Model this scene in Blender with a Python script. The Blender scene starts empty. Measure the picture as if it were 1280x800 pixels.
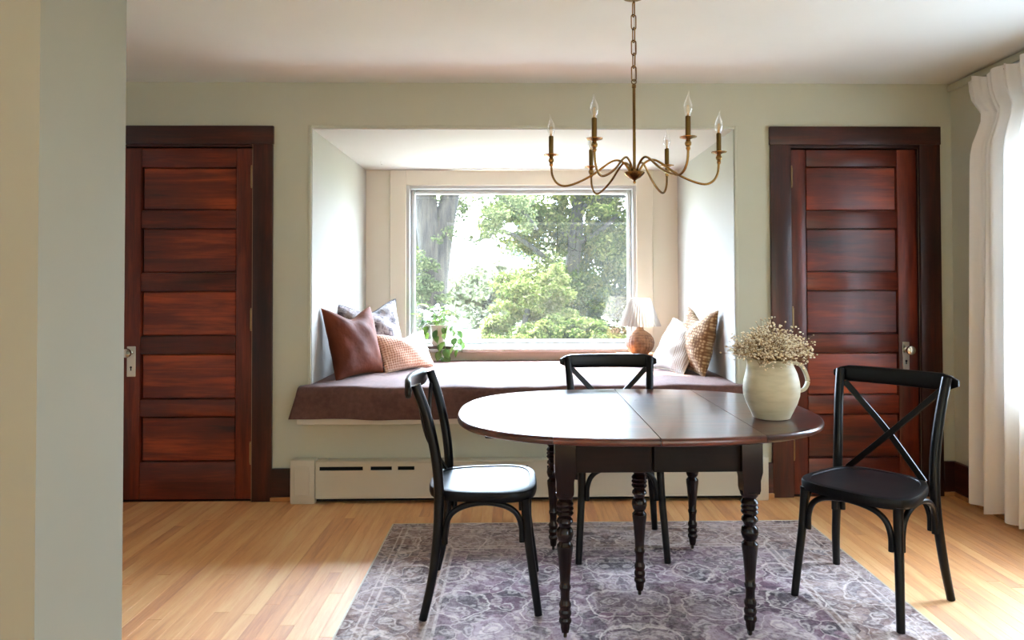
import bpy, bmesh, math, random
import numpy as np
from math import sin, cos, pi, radians
from mathutils import Vector, Matrix

random.seed(7)
rng = np.random.default_rng(11)
SC = bpy.context.scene
COL = SC.collection

# ------------------------------------------------------------------ camera
yaw, pitch, roll = radians(1.0), radians(1.0), radians(0.15)
Fw = Vector((sin(yaw) * cos(pitch), cos(yaw) * cos(pitch), sin(pitch)))
R0 = Vector((cos(yaw), -sin(yaw), 0))
U0 = R0.cross(Fw)
Rt = cos(roll) * R0 - sin(roll) * U0
Up = sin(roll) * R0 + cos(roll) * U0
cam = bpy.data.cameras.new('camera')
cam.sensor_width = 36.0
cam.lens = 853.0 * 36.0 / 1280.0
cam.shift_x, cam.shift_y = -0.0171, -0.04444
cam.clip_start, cam.clip_end = 0.05, 500
camo = bpy.data.objects.new('camera', cam)
COL.objects.link(camo)
camo.matrix_world = Matrix(((Rt.x, Up.x, -Fw.x, 0), (Rt.y, Up.y, -Fw.y, 0), (Rt.z, Up.z, -Fw.z, 1.25), (0, 0, 0, 1)))
SC.camera = camo

# ------------------------------------------------------------------ world, sun, exposure
SC.view_settings.view_transform = 'Standard'
SC.view_settings.look = 'None'
SC.view_settings.gamma = 1.0
SC.view_settings.use_curve_mapping = False
SC.view_settings.exposure = 2.1
SC.cycles.use_denoising = True
SC.cycles.max_bounces = 10
SC.cycles.diffuse_bounces = 6
SC.cycles.glossy_bounces = 5
SC.cycles.transmission_bounces = 6
SC.cycles.transparent_max_bounces = 12
SC.cycles.caustics_reflective = False
SC.cycles.caustics_refractive = False
SC.cycles.sample_clamp_indirect = 6.0
world = bpy.data.worlds.new('sky')
SC.world = world
world.use_nodes = True
bg = world.node_tree.nodes['Background']
bg.inputs[0].default_value = (0.73, 0.90, 1.13, 1)
# bright hazy overcast: the usual overcast-sky law, three times brighter overhead than at the horizon,
# and brighter on the side of the veiled sun
_wt = world.node_tree
_tc = _wt.nodes.new('ShaderNodeTexCoord')
def _wm(op, a, b=0.0):
    n = _wt.nodes.new('ShaderNodeMath'); n.operation = op
    for i, v in enumerate((a, b)):
        if hasattr(v, 'is_output'):
            _wt.links.new(v, n.inputs[i])
        else:
            n.inputs[i].default_value = v
    return n.outputs[0]
_sep = _wt.nodes.new('ShaderNodeSeparateXYZ')
_wt.links.new(_tc.outputs['Generated'], _sep.inputs[0])
_up = _wm('MAXIMUM', _sep.outputs[2], 0.0)
_law = _wm('ADD', 0.34, _wm('MULTIPLY', _up, 0.66))
_side = _wm('ADD', 0.62, _wm('MULTIPLY', _sep.outputs[1], 0.52))
_dot = _wt.nodes.new('ShaderNodeVectorMath'); _dot.operation = 'DOT_PRODUCT'
_wt.links.new(_tc.outputs['Generated'], _dot.inputs[0])
_dot.inputs[1].default_value = (-0.118, 0.684, 0.719)      # towards the veiled sun
_glow = _wm('MULTIPLY', _wm('POWER', _wm('MAXIMUM', _dot.outputs['Value'], 0.0), 8.0), 1.5)   # broad aureole
_wt.links.new(_wm('MULTIPLY', _wm('ADD', _wm('MULTIPLY', _law, _side), _glow), 20.0), bg.inputs[1])

sun = bpy.data.lights.new('sun', 'SUN')
sun.energy = 15.0
sun.angle = radians(1.5)
sun.color = (1.0, 0.93, 0.80)
suno = bpy.data.objects.new('sun', sun)
COL.objects.link(suno)
suno.location = (0, 20, 20)
_d = Vector((0.17 * cos(radians(46)), -0.985 * cos(radians(46)), -sin(radians(46))))
suno.rotation_euler = _d.to_track_quat('-Z', 'Y').to_euler()

def portal(name, loc, direction, sx, sy):
    l = bpy.data.lights.new(name, 'AREA')
    l.shape = 'RECTANGLE'; l.size = sx; l.size_y = sy
    l.cycles.is_portal = True
    o = bpy.data.objects.new(name, l)
    o.location = loc
    o.rotation_euler = Vector(direction).to_track_quat('-Z', 'Z' if abs(direction[2]) < .5 else 'Y').to_euler()
    COL.objects.link(o)
portal('bay_window_portal', (0.03, 5.60, 1.40), (0, -1, 0), 1.8, 1.3)
portal('side_window_portal', (2.72, 3.07, 1.34), (-1, 0, 0), .9, 1.48)
portal('left_fill_portal', (-2.72, -1.95, 1.32), (1, 0, 0), .5, 1.75)  # for the added, unseen fill window on the left
portal('right_fill_portal', (2.72, -1.275, 1.32), (-1, 0, 0), 1.65, 1.75)  # for the added, unseen fill window on the right

# ------------------------------------------------------------------ helpers
def lin(c):
    return tuple(((v / 255) / 12.92 if v / 255 <= .04045 else ((v / 255 + .055) / 1.055) ** 2.4) for v in c) + (1.0,)

class NT:
    """small node-graph helper"""
    def __init__(self, name):
        self.m = bpy.data.materials.new(name)
        self.m.use_nodes = True
        self.t = self.m.node_tree
        self.b = self.t.nodes['Principled BSDF']
        self.out = self.t.nodes['Material Output']
    def n(self, typ, ins=None, **kw):
        nd = self.t.nodes.new(typ)
        for k, v in kw.items():
            setattr(nd, k, v)
        for k, v in (ins or {}).items():
            self.set(nd.inputs[k], v)
        return nd
    def set(self, sock, v):
        if hasattr(v, 'bl_idname') and hasattr(v, 'outputs'):
            v = v.outputs[0]
        if hasattr(v, 'is_output'):
            self.t.links.new(v, sock)
        else:
            sock.default_value = v
    def math(self, op, a, b=0.0, c=0.0):
        return self.n('ShaderNodeMath', {0: a, 1: b, 2: c}, operation=op)
    def coords(self, scale=(1, 1, 1), rot=(0, 0, 0), kind='Object', loc=(0, 0, 0)):
        tc = self.n('ShaderNodeTexCoord')
        return self.n('ShaderNodeMapping', {'Vector': tc.outputs[kind], 'Scale': scale, 'Rotation': rot, 'Location': loc})
    def noise(self, vec, scale=5, detail=3, rough=.5, dist=0.0):
        return self.n('ShaderNodeTexNoise', {'Vector': vec, 'Scale': scale, 'Detail': detail, 'Roughness': rough, 'Distortion': dist})
    def ramp(self, fac, stops):
        r = self.n('ShaderNodeValToRGB', {0: fac})
        e = r.color_ramp.elements
        while len(e) < len(stops):
            e.new(.5)
        for el, (p, c) in zip(e, stops):
            el.position = p
            el.color = c
        return r
    def mix(self, fac, a, b, mode='MIX'):
        nd = self.n('ShaderNodeMix', data_type='RGBA', blend_type=mode)
        self.set(nd.inputs[0], fac); self.set(nd.inputs[6], a); self.set(nd.inputs[7], b)
        return nd.outputs[2]
    def bump(self, h, strength=.3, dist=.002):
        nd = self.n('ShaderNodeBump', {'Height': h, 'Strength': strength, 'Distance': dist})
        self.set(self.b.inputs['Normal'], nd)
    def p(self, **kw):
        for k, v in kw.items():
            self.set(self.b.inputs[k.replace('_', ' ')], v)
        return self

def paint(name, rgb, rough=.7, bump=.12, var=.04):
    m = NT(name)
    v = m.coords()
    nz = m.noise(v, 3, 3)
    c = lin(rgb)
    d = tuple(x * (1 - 2 * var) for x in c[:3]) + (1,)
    m.p(Base_Color=m.mix(nz.outputs[0], d, c), Roughness=rough)
    m.bump(m.noise(v, 220, 2), bump, .001)
    return m.m

def wood(name, dark, mid, light, axis='Z', scale=1.0, rough=.35, coat=.0, rnd=.25, bump=.15, spec=.5, big=2.6):
    """grain runs along the given object axis"""
    m = NT(name)
    s = [14, 14, 14]
    s['XYZ'.index(axis)] = 1.1
    tc = m.n('ShaderNodeTexCoord')
    oi = m.n('ShaderNodeObjectInfo')
    off = m.n('ShaderNodeVectorMath', {0: tc.outputs['Object'], 1: m.n('ShaderNodeCombineXYZ', {0: m.math('MULTIPLY', oi.outputs['Random'], 31), 1: m.math('MULTIPLY', oi.outputs['Random'], 17), 2: m.math('MULTIPLY', oi.outputs['Random'], 9)})}, operation='ADD')
    mp = m.n('ShaderNodeMapping', {'Vector': off, 'Scale': [a * scale for a in s]})
    n1 = m.noise(mp, 1.4, 4, .6, .6)
    n2 = m.noise(mp, 7, 4, .6, .2)
    mp2 = m.n('ShaderNodeMapping', {'Vector': off, 'Scale': [big * (.45 if i == 'XYZ'.index(axis) else 1) for i in range(3)]})
    n3 = m.noise(mp2, 1.3, 2)
    g = m.math('ADD', m.math('MULTIPLY', n1.outputs[0], .55), m.math('ADD', m.math('MULTIPLY', n2.outputs[0], .25), m.math('MULTIPLY', n3.outputs[0], .45)))
    g = m.math('ADD', g, m.math('MULTIPLY', m.math('SUBTRACT', oi.outputs['Random'], .5), rnd))
    r = m.ramp(g, [(.42, lin(dark)), (.62, lin(mid)), (.82, lin(light))])
    m.p(Base_Color=r.outputs[0], Roughness=m.math('ADD', m.math('MULTIPLY', n2.outputs[0], .12), rough - .06), Coat_Weight=coat, Coat_Roughness=.12, Specular_IOR_Level=spec)
    m.bump(n2.outputs[0], bump, .0006)
    return m.m

def plain(name, rgb, rough=.5, metal=0.0, **kw):
    m = NT(name)
    v = m.coords()
    nz = m.noise(v, 30, 3)
    c = lin(rgb)
    m.p(Base_Color=m.mix(nz.outputs[0], tuple(x * .88 for x in c[:3]) + (1,), c), Roughness=rough, Metallic=metal, **kw)
    return m.m

def fabric(name, a, b, scale=60, rough=.9, sheen=.3, weave=500, bump=.35):
    m = NT(name)
    v = m.coords()
    n1 = m.noise(v, scale, 4)
    n2 = m.noise(v, 4, 3)
    f = m.math('MULTIPLY', m.math('ADD', n1.outputs[0], n2.outputs[0]), .5)
    r = m.ramp(f, [(.35, lin(a)), (.65, lin(b))])
    m.p(Base_Color=r.outputs[0], Roughness=rough, Sheen_Weight=sheen, Sheen_Roughness=.4)
    wx = m.n('ShaderNodeTexWave', {'Vector': v, 'Scale': weave / 6.28, 'Distortion': .5}, bands_direction='X')
    wz = m.n('ShaderNodeTexWave', {'Vector': v, 'Scale': weave / 6.28, 'Distortion': .5}, bands_direction='Z')
    m.bump(m.math('ADD', m.math('ADD', wx.outputs[1], wz.outputs[1]), n1.outputs[0]), bump, .001)
    return m.m

def mesh_of(bm, smooth=True):
    bmesh.ops.recalc_face_normals(bm, faces=bm.faces)
    me = bpy.data.meshes.new('mesh')
    bm.to_mesh(me)
    bm.free()
    if smooth:
        me.polygons.foreach_set('use_smooth', [True] * len(me.polygons))
        try:
            me.set_sharp_from_angle(angle=radians(38))
        except Exception:
            pass
    return me

def obj(name, bm, mat, parent=None, smooth=True, kind=None, loc=None, label=None):
    me = mesh_of(bm, smooth) if isinstance(bm, bmesh.types.BMesh) else bm
    me.name = name
    if mat is not None and not me.materials:
        me.materials.append(mat)
    o = bpy.data.objects.new(name, me)
    COL.objects.link(o)
    if parent is not None:
        o.parent = parent
    if loc is not None:
        o.location = loc
    if kind:
        o['kind'] = kind
    if label:
        o['label'] = label
    return o

def tag(o, label, cat, group=None):
    o['label'] = label
    o['category'] = cat
    if group:
        o['group'] = group
    return o

def thing(name, label, cat, loc=(0, 0, 0), rotz=0.0, group=None):
    o = bpy.data.objects.new(name, None)
    o.empty_display_size = .1
    COL.objects.link(o)
    o.location = loc
    o.rotation_euler = (0, 0, rotz)
    return tag(o, label, cat, group)

def setting(name, bm, mat, **kw):
    return obj(name, bm, mat, kind='structure', **kw)

def setting_root(name, label=None):
    o = bpy.data.objects.new(name, None)
    COL.objects.link(o)
    o['kind'] = 'structure'
    if label:
        o['label'] = label
    return o

def copy_tree(o, parent=None):
    c = o.copy()
    COL.objects.link(c)
    if parent is not None:
        c.parent = parent
    for ch in list(o.children):
        copy_tree(ch, c)
    return c

def NB():
    return bmesh.new()

def box(bm, x0, x1, y0, y1, z0, z1, bev=0.0, seg=1, M=None):
    r = bmesh.ops.create_cube(bm, size=1.0)
    vs = r['verts']
    c = Vector(((x0 + x1) / 2, (y0 + y1) / 2, (z0 + z1) / 2))
    for v in vs:
        v.co = Vector((v.co.x * (x1 - x0), v.co.y * (y1 - y0), v.co.z * (z1 - z0))) + c
    if bev > 0:
        es = list({e for v in vs for e in v.link_edges})
        r = bmesh.ops.bevel(bm, geom=es, offset=bev, segments=seg, affect='EDGES', profile=.5)
        vs = list({v for f in r['faces'] for v in f.verts} | {v for v in vs if v.is_valid})
    if M is not None:
        for v in vs:
            v.co = M @ v.co
    return bm

def tube(bm, pts, rad, seg=10, closed=False, flat=None):
    """sweep a circle (or an ellipse: flat=(a,b,axis)) along pts"""
    pts = [Vector(p) for p in pts]
    n = len(pts)
    if not hasattr(rad, '__len__'):
        rad = [rad] * n
    rings = []
    prev = None
    for i, p in enumerate(pts):
        if closed:
            t = (pts[(i + 1) % n] - pts[i - 1]).normalized()
        else:
            t = (pts[min(i + 1, n - 1)] - pts[max(i - 1, 0)]).normalized()
        if flat:
            u = Vector(flat[2]); u = (u - t * u.dot(t)).normalized()
        elif prev is None:
            u = t.orthogonal().normalized()
        else:
            u = (prev - t * prev.dot(t)).normalized()
        prev = u
        w = t.cross(u)
        a, b = (flat[0], flat[1]) if flat else (1, 1)
        ring = []
        for k in range(seg):
            th = 2 * pi * k / seg
            cu, su = cos(th), sin(th)
            if flat:      # rounded-rectangle section
                cu = math.copysign(abs(cu) ** .55, cu); su = math.copysign(abs(su) ** .55, su)
            ring.append(bm.verts.new(p + u * cu * rad[i] * a + w * su * rad[i] * b))
        rings.append(ring)
    m = n if closed else n - 1
    for i in range(m):
        A, B = rings[i], rings[(i + 1) % n]
        for k in range(seg):
            bm.faces.new((A[k], A[(k + 1) % seg], B[(k + 1) % seg], B[k]))
    if not closed:
        bm.faces.new(rings[0][::-1]); bm.faces.new(rings[-1])
    return bm

def lathe(bm, prof, seg=20, c=(0, 0, 0), fn=None):
    rings = []
    for r, z in prof:
        ring = []
        for k in range(seg):
            th = 2 * pi * k / seg
            x, y, zz = r * cos(th), r * sin(th), z
            if fn:
                x, y, zz = fn(x, y, zz, th)
            ring.append(bm.verts.new((c[0] + x, c[1] + y, c[2] + zz)))
        rings.append(ring)
    for A, B in zip(rings, rings[1:]):
        for k in range(seg):
            bm.faces.new((A[k], A[(k + 1) % seg], B[(k + 1) % seg], B[k]))
    if prof[0][0] > 1e-6:
        bm.faces.new(rings[0][::-1])
    if prof[-1][0] > 1e-6:
        bm.faces.new(rings[-1])
    bmesh.ops.remove_doubles(bm, verts=bm.verts, dist=1e-7)
    return bm

def smooth_path(pts, n=8):
    """Catmull-Rom through the points"""
    P = [Vector(p) for p in pts]
    P = [2 * P[0] - P[1]] + P + [2 * P[-1] - P[-2]]
    out = []
    for i in range(1, len(P) - 2):
        for k in range(n):
            t = k / n
            a, b, c, d = P[i - 1], P[i], P[i + 1], P[i + 2]
            out.append(.5 * ((2 * b) + (c - a) * t + (2 * a - 5 * b + 4 * c - d) * t * t + (3 * b - a - 3 * c + d) * t ** 3))
    out.append(P[-2])
    return out

def grid(nu, nv, fn):
    bm = NB()
    V = [[bm.verts.new(fn(i / (nu - 1), j / (nv - 1))) for j in range(nv)] for i in range(nu)]
    for i in range(nu - 1):
        for j in range(nv - 1):
            bm.faces.new((V[i][j], V[i + 1][j], V[i + 1][j + 1], V[i][j + 1]))
    return bm

# ------------------------------------------------------------------ materials
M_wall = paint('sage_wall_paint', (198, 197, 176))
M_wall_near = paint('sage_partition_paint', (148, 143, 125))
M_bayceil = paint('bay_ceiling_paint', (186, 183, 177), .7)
M_bounce = paint('pale_bounce_paint', (238, 236, 228))  # for the unseen left wall, kept pale to bounce more light
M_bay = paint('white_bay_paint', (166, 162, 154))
M_case = paint('cream_window_casing_paint', (222, 216, 200), .5)
M_white = paint('white_sash_paint', (186, 187, 185), .35, .05)
M_ceil = paint('ceiling_plaster', (230, 232, 226), .8, .25)
M_heater = paint('heater_enamel', (204, 196, 176), .45, .05)
M_dark = plain('dark_void', (14, 12, 10), .9)
DK, MD, LT = (44, 14, 7), (74, 24, 11), (128, 50, 22)
M_door_v = wood('mahogany_upright', DK, (84, 27, 13), (132, 50, 24), 'Z', rough=.34, coat=.12, rnd=.05, bump=.05)
M_door_h = wood('mahogany_cross', DK, (88, 28, 13), (138, 52, 24), 'X', rough=.34, coat=.12, rnd=.05, bump=.05)
M_panel = wood('mahogany_panel', (40, 11, 6), (106, 35, 14), (176, 74, 32), 'X', scale=.75, rough=.32, coat=.12, rnd=.08, bump=.04)
M_case_v = wood('mahogany_casing_upright', (24, 8, 4), (52, 17, 9), (86, 34, 18), 'Z', rough=.36, coat=.1, rnd=.1)
M_case_h = wood('mahogany_casing_head', (24, 8, 4), (52, 17, 9), (86, 34, 18), 'X', rough=.36, coat=.1, rnd=.1)
M_base_y = wood('mahogany_baseboard_side', (24, 8, 4), (58, 20, 10), (96, 38, 18), 'Y', rough=.36, rnd=.1)
M_pale_edge = plain('pale_casing_edge', (150, 116, 92), .5)
M_shoe = wood('bare_pine_shoe', (150, 96, 52), (190, 134, 82), (214, 164, 110), 'X', rough=.5)
M_floor = wood('oak_floor_strip', (204, 122, 52), (234, 162, 84), (248, 196, 124), 'Y', scale=1.6, rough=.50, coat=1.0, rnd=.22, bump=.1, spec=.6)
for _n in M_floor.node_tree.nodes:
    if _n.type == 'BSDF_PRINCIPLED':
        _n.inputs['Coat IOR'].default_value = 2.3
        _n.inputs['Coat Roughness'].default_value = .58
M_table = wood('walnut_table', (30, 10, 5), (66, 24, 11), (108, 46, 21), 'X', rough=.30, coat=.5, rnd=.06, bump=.06)
for _n in M_table.node_tree.nodes:
    if _n.type == 'BSDF_PRINCIPLED':
        _n.inputs['Coat IOR'].default_value = 1.58
        _n.inputs['Coat Roughness'].default_value = .13
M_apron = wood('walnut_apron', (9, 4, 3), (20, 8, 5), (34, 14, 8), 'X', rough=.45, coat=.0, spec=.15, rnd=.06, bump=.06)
M_tleg = wood('walnut_turned_leg', (10, 4, 3), (24, 9, 5), (42, 17, 9), 'Z', rough=.22, coat=.10, spec=.3, rnd=.05, bump=.05)
M_chair = plain('black_lacquered_wood', (6, 5, 5), .30, Specular_IOR_Level=.26)
M_brass = plain('aged_brass', (152, 116, 66), .24, 1.0)
M_nickel = plain('aged_nickel', (214, 208, 194), .2, 1.0)
M_ironhinge = plain('bronzed_hinge', (170, 140, 100), .35, 1.0)
M_porcelain = plain('ivory_plate', (226, 220, 204), .35, .0)
M_candle = plain('brass_sleeve', (120, 92, 50), .34, 1.0)

def chair_seat_mat():
    m = NT('black_stained_seat')
    v = m.coords((60, 2.5, 1))
    nz = m.noise(v, 2.2, 4)
    m.p(Base_Color=m.ramp(nz.outputs[0], [(.3, lin((8, 7, 8))), (.75, lin((22, 20, 21)))]).outputs[0], Roughness=.36, Specular_IOR_Level=.17)
    m.bump(nz.outputs[0], .12, .0006)
    return m.m
M_seat = chair_seat_mat()

def rug_mat():
    m = NT('vintage_rug_pile')
    tc = m.n('ShaderNodeTexCoord')
    O = tc.outputs['Object']
    sp = m.n('ShaderNodeSeparateXYZ', {0: O})
    ax = m.math('ABSOLUTE', sp.outputs[0])
    ay = sp.outputs[1]
    sub = lambda a, b: m.math('SUBTRACT', a, b)
    mul = lambda a, b: m.math('MULTIPLY', a, b)
    add = lambda a, b: m.math('ADD', a, b)
    mx = lambda a, b: m.math('MAXIMUM', a, b)
    def mr(v, lo, hi, t0=0.0, t1=1.0):
        return m.n('ShaderNodeMapRange', {0: v, 1: lo, 2: hi, 3: t0, 4: t1})
    flat = m.n('ShaderNodeCombineXYZ', {0: ax, 1: ay, 2: 0.0})
    # wandering of the hand-drawn motifs
    w1 = m.noise(flat, 7.0, 3)
    w2 = m.noise(flat, 26.0, 2)
    sw1 = m.n('ShaderNodeSeparateColor', {0: w1.outputs[1]})
    sw2 = m.n('ShaderNodeSeparateColor', {0: w2.outputs[1]})
    wx = add(ax, add(mul(sub(sw1.outputs[0], .5), .13), mul(sub(sw2.outputs[0], .5), .022)))
    wy = add(ay, add(mul(sub(sw1.outputs[1], .5), .13), mul(sub(sw2.outputs[1], .5), .022)))
    P = m.n('ShaderNodeCombineXYZ', {0: wx, 1: wy, 2: 0.0})
    def vor(vec, scale, rnd, feat='F1', metric='EUCLIDEAN'):
        v = m.n('ShaderNodeTexVoronoi', {'Vector': vec, 'Scale': scale, 'Randomness': rnd}, feature=feat)
        if feat == 'F1':
            v.distance = metric
        return v
    def ring(v, r, w):
        return mr(m.math('ABSOLUTE', sub(v.outputs['Distance'], r)), w * .4, w, 1.0, 0.0)
    big = vor(P, 3.4, .45)
    mid = vor(P, 8.5, .75)
    sml = vor(P, 20.0, .9)
    edge = vor(P, 8.5, .75, 'DISTANCE_TO_EDGE')
    outline = mx(ring(big, .40, .020), mul(ring(big, .32, .014), .4))
    vine = mr(edge.outputs['Distance'], .010, .030, 1.0, 0.0)
    flower = mx(ring(mid, .26, .048), mul(ring(mid, .10, .06), .9))
    specks = ring(sml, .30, .14)
    pat = mx(mx(outline, mul(vine, .6)), mx(mul(flower, .8), mul(specks, .55)))
    # borders
    dx = sub(1.087, ax)
    dy = sub(1.55, m.math('ABSOLUTE', sp.outputs[1]))
    de = m.math('MINIMUM', dx, dy)
    inb = m.math('LESS_THAN', de, .34)
    def band(c, w):
        return mr(m.math('ABSOLUTE', sub(de, c)), w * .5, w, 1.0, 0.0)
    guard = mx(mx(band(.345, .008), band(.315, .006)), mx(band(.090, .007), band(.060, .005)))
    pat = mx(pat, mul(guard, .8))
    # ground colours per motif cell
    cm = m.n('ShaderNodeSeparateColor', {0: mid.outputs['Color']})
    cs = m.n('ShaderNodeSeparateColor', {0: sml.outputs['Color']})
    field = m.ramp(add(mul(cm.outputs[0], .55), mul(cs.outputs[0], .45)), [(.15, lin((44, 22, 34))), (.42, lin((84, 48, 66))), (.64, lin((116, 80, 96))), (.88, lin((164, 140, 146)))])
    bord = m.ramp(add(mul(cm.outputs[1], .5), mul(cs.outputs[1], .5)), [(.15, lin((64, 38, 36))), (.40, lin((112, 78, 68))), (.62, lin((150, 124, 112))), (.85, lin((98, 90, 98)))])
    core = mr(big.outputs['Distance'], .30, .34, 1.0, 0.0)
    g = m.mix(mul(core, .5), field.outputs[0], lin((60, 42, 46)))
    g = m.mix(inb, g, bord.outputs[0])
    # wear
    d1 = m.noise(O, 2.1, 5, .62)
    d2 = m.noise(O, 55, 3, .7)
    d3 = m.noise(m.n('ShaderNodeMapping', {'Vector': O, 'Scale': (90, 7, 1)}), 3, 2)
    d4 = m.noise(m.n('ShaderNodeMapping', {'Vector': O, 'Scale': (7, 90, 1)}), 3, 2)
    brk = mr(add(mul(d2.outputs[0], .6), mul(d1.outputs[0], .5)), .38, .62)
    c = m.mix(mul(mul(pat, add(mul(brk, .6), .4)), .95), g, lin((222, 206, 196)))
    wear = add(mul(d1.outputs[0], .75), add(mul(d2.outputs[0], .35), mul(add(d3.outputs[0], d4.outputs[0]), .10)))
    c = m.mix(mul(mr(wear, .56, .82), .62), c, lin((208, 192, 194)))
    c = m.mix(mul(mr(d2.outputs[0], .50, .30), .35), c, lin((44, 30, 36)))
    m.p(Base_Color=c, Roughness=.95, Sheen_Weight=.1)
    m.bump(add(m.noise(O, 350, 2).outputs[0], mul(pat, .5)), .3, .002)
    return m.m

def glass_pane_mat(name, refl=.13):
    m = NT(name)
    t = m.n('ShaderNodeBsdfTransparent', {0: (.97, .98, .98, 1)})
    g = m.n('ShaderNodeBsdfGlossy', {'Color': (1, 1, 1, 1), 'Roughness': .0})
    lw = m.n('ShaderNodeLayerWeight', {'Blend': .5})
    f = m.math('ADD', m.math('MULTIPLY', m.math('POWER', lw.outputs[1], 5.0), .9), refl * .35)
    mx = m.n('ShaderNodeMixShader', {0: f, 1: t, 2: g})
    veil = m.n('ShaderNodeBsdfTranslucent', {0: (.9, .9, .88, 1)})  # thin translucent layer, added for a bright haze over the view
    mx = m.n('ShaderNodeMixShader', {0: m.math('MULTIPLY', m.noise(m.coords(), 2.5, 3).outputs[0], .0032), 1: mx, 2: veil})
    m.set(m.out.inputs[0], mx)
    return m.m
M_pane = glass_pane_mat('window_glass')

# ------------------------------------------------------------------ room dimensions
D, NBK = 4.04, 5.49                 # back wall, back of the bay
XL, XR, ZC = -2.60, 2.605, 2.46
OX0, OX1, OZ = -1.215, 1.295, 2.187  # bay opening
BZ = 0.60                            # bench board underside level
YR = -2.3

# floor: sub-floor with individual boards
fl = setting('floor', box(NB(), XL - .1, XR + .1, YR - .1, D + .12, -.16, -.018), M_shoe)
W = 0.0572
board_cells = []
i = 0
x = XL
while x < XR:
    x1 = min(x + W, XR)
    y = 1.75 - random.uniform(0, .9)
    while y < D:
        L = random.uniform(.75, 1.9)
        y1 = y + L
        if D - y1 < .3:
            y1 = D
        board_cells.append((x, x1, max(y, 1.4), y1))
        y = y1
    x = x1
for (x, x1, y, y1) in board_cells:
    bm = NB()
    cx, cy = (x + x1) / 2, (y + y1) / 2
    hw, hl = (x1 - x) / 2 - .0005, (y1 - y) / 2 - .0006
    b = .0003
    V = [bm.verts.new(p) for p in ((-hw, -hl, -.018), (hw, -hl, -.018), (hw, hl, -.018), (-hw, hl, -.018), (-hw, -hl, -b), (hw, -hl, -b), (hw, hl, -b), (-hw, hl, -b), (-hw + b, -hl + b, 0), (hw - b, -hl + b, 0), (hw - b, hl - b, 0), (-hw + b, hl - b, 0))]
    for a in range(4):
        c2 = (a + 1) % 4
        bm.faces.new((V[a], V[c2], V[4 + c2], V[4 + a]))
        bm.faces.new((V[4 + a], V[4 + c2], V[8 + c2], V[8 + a]))
    bm.faces.new(V[8:12])
    obj('floor_board', bm, M_floor, fl, smooth=False, loc=(cx, cy, 0))
bm = NB()
x = XL
while x < XR:
    box(bm, x + .0005, min(x + W, XR) - .0005, YR, 1.399, -.018, 0)
    x += W
obj('floor_board', bm, M_floor, fl, smooth=False, kind='stuff')

setting('ceiling', box(NB(), XL - .12, XR + .12, YR - .12, D + .12, ZC, ZC + .12), M_ceil)

# back wall with the bay opening and two shallow door recesses
DL = (-2.335, -1.553, 2.08)          # left door opening x0 x1 top
DR = (1.622, 2.402, 2.075)
bm = NB()
Y0, Y1 = D, D + .12
box(bm, XL - .1, DL[0], Y0, Y1, -.02, ZC)
box(bm, DL[0], DL[1], Y0, Y1, DL[2], ZC)
box(bm, DL[0], DL[1], Y0 + .07, Y1, -.02, DL[2])
box(bm, DL[1], OX0, Y0, Y1, -.02, ZC)
box(bm, OX0, OX1, Y0, Y1, -.02, BZ)
box(bm, OX0, OX1, Y0, Y1, OZ, ZC)
box(bm, OX1, DR[0], Y0, Y1, -.02, ZC)
box(bm, DR[0], DR[1], Y0, Y1, DR[2], ZC)
box(bm, DR[0], DR[1], Y0 + .07, Y1, -.02, DR[2])
box(bm, DR[1], XR + .1, Y0, Y1, -.02, ZC)
setting('wall_back', bm, M_wall, smooth=False)
# bead round the opening
bm = NB()
box(bm, OX0 - .018, OX0, D - .006, D + .01, BZ, OZ + .018, .003)
box(bm, OX1, OX1 + .018, D - .006, D + .01, BZ, OZ + .018, .003)
box(bm, OX0, OX1, D - .006, D + .01, OZ, OZ + .018, .003)
setting('trim_1', bm, M_wall)
# bay shell
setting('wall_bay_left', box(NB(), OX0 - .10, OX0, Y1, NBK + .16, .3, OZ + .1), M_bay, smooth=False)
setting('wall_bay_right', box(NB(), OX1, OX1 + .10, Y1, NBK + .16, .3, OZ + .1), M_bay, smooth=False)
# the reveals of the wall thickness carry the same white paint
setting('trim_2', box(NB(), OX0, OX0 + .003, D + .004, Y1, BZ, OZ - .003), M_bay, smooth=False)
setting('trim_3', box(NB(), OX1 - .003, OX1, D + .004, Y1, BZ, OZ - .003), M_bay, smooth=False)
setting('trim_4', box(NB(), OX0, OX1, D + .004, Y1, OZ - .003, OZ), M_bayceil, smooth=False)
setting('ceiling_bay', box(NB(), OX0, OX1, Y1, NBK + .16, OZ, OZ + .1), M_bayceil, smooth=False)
WX0, WX1, WZ0, WZ1 = -.905, .970, .745, 2.075       # rough window opening
bm = NB()
box(bm, OX0, WX0, NBK, NBK + .16, .3, OZ)
box(bm, WX1, OX1, NBK, NBK + .16, .3, OZ)
box(bm, WX0, WX1, NBK, NBK + .16, .3, WZ0)
box(bm, WX0, WX1, NBK, NBK + .16, WZ1, OZ)
setting('wall_bay_back', bm, M_case, smooth=False)

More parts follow.
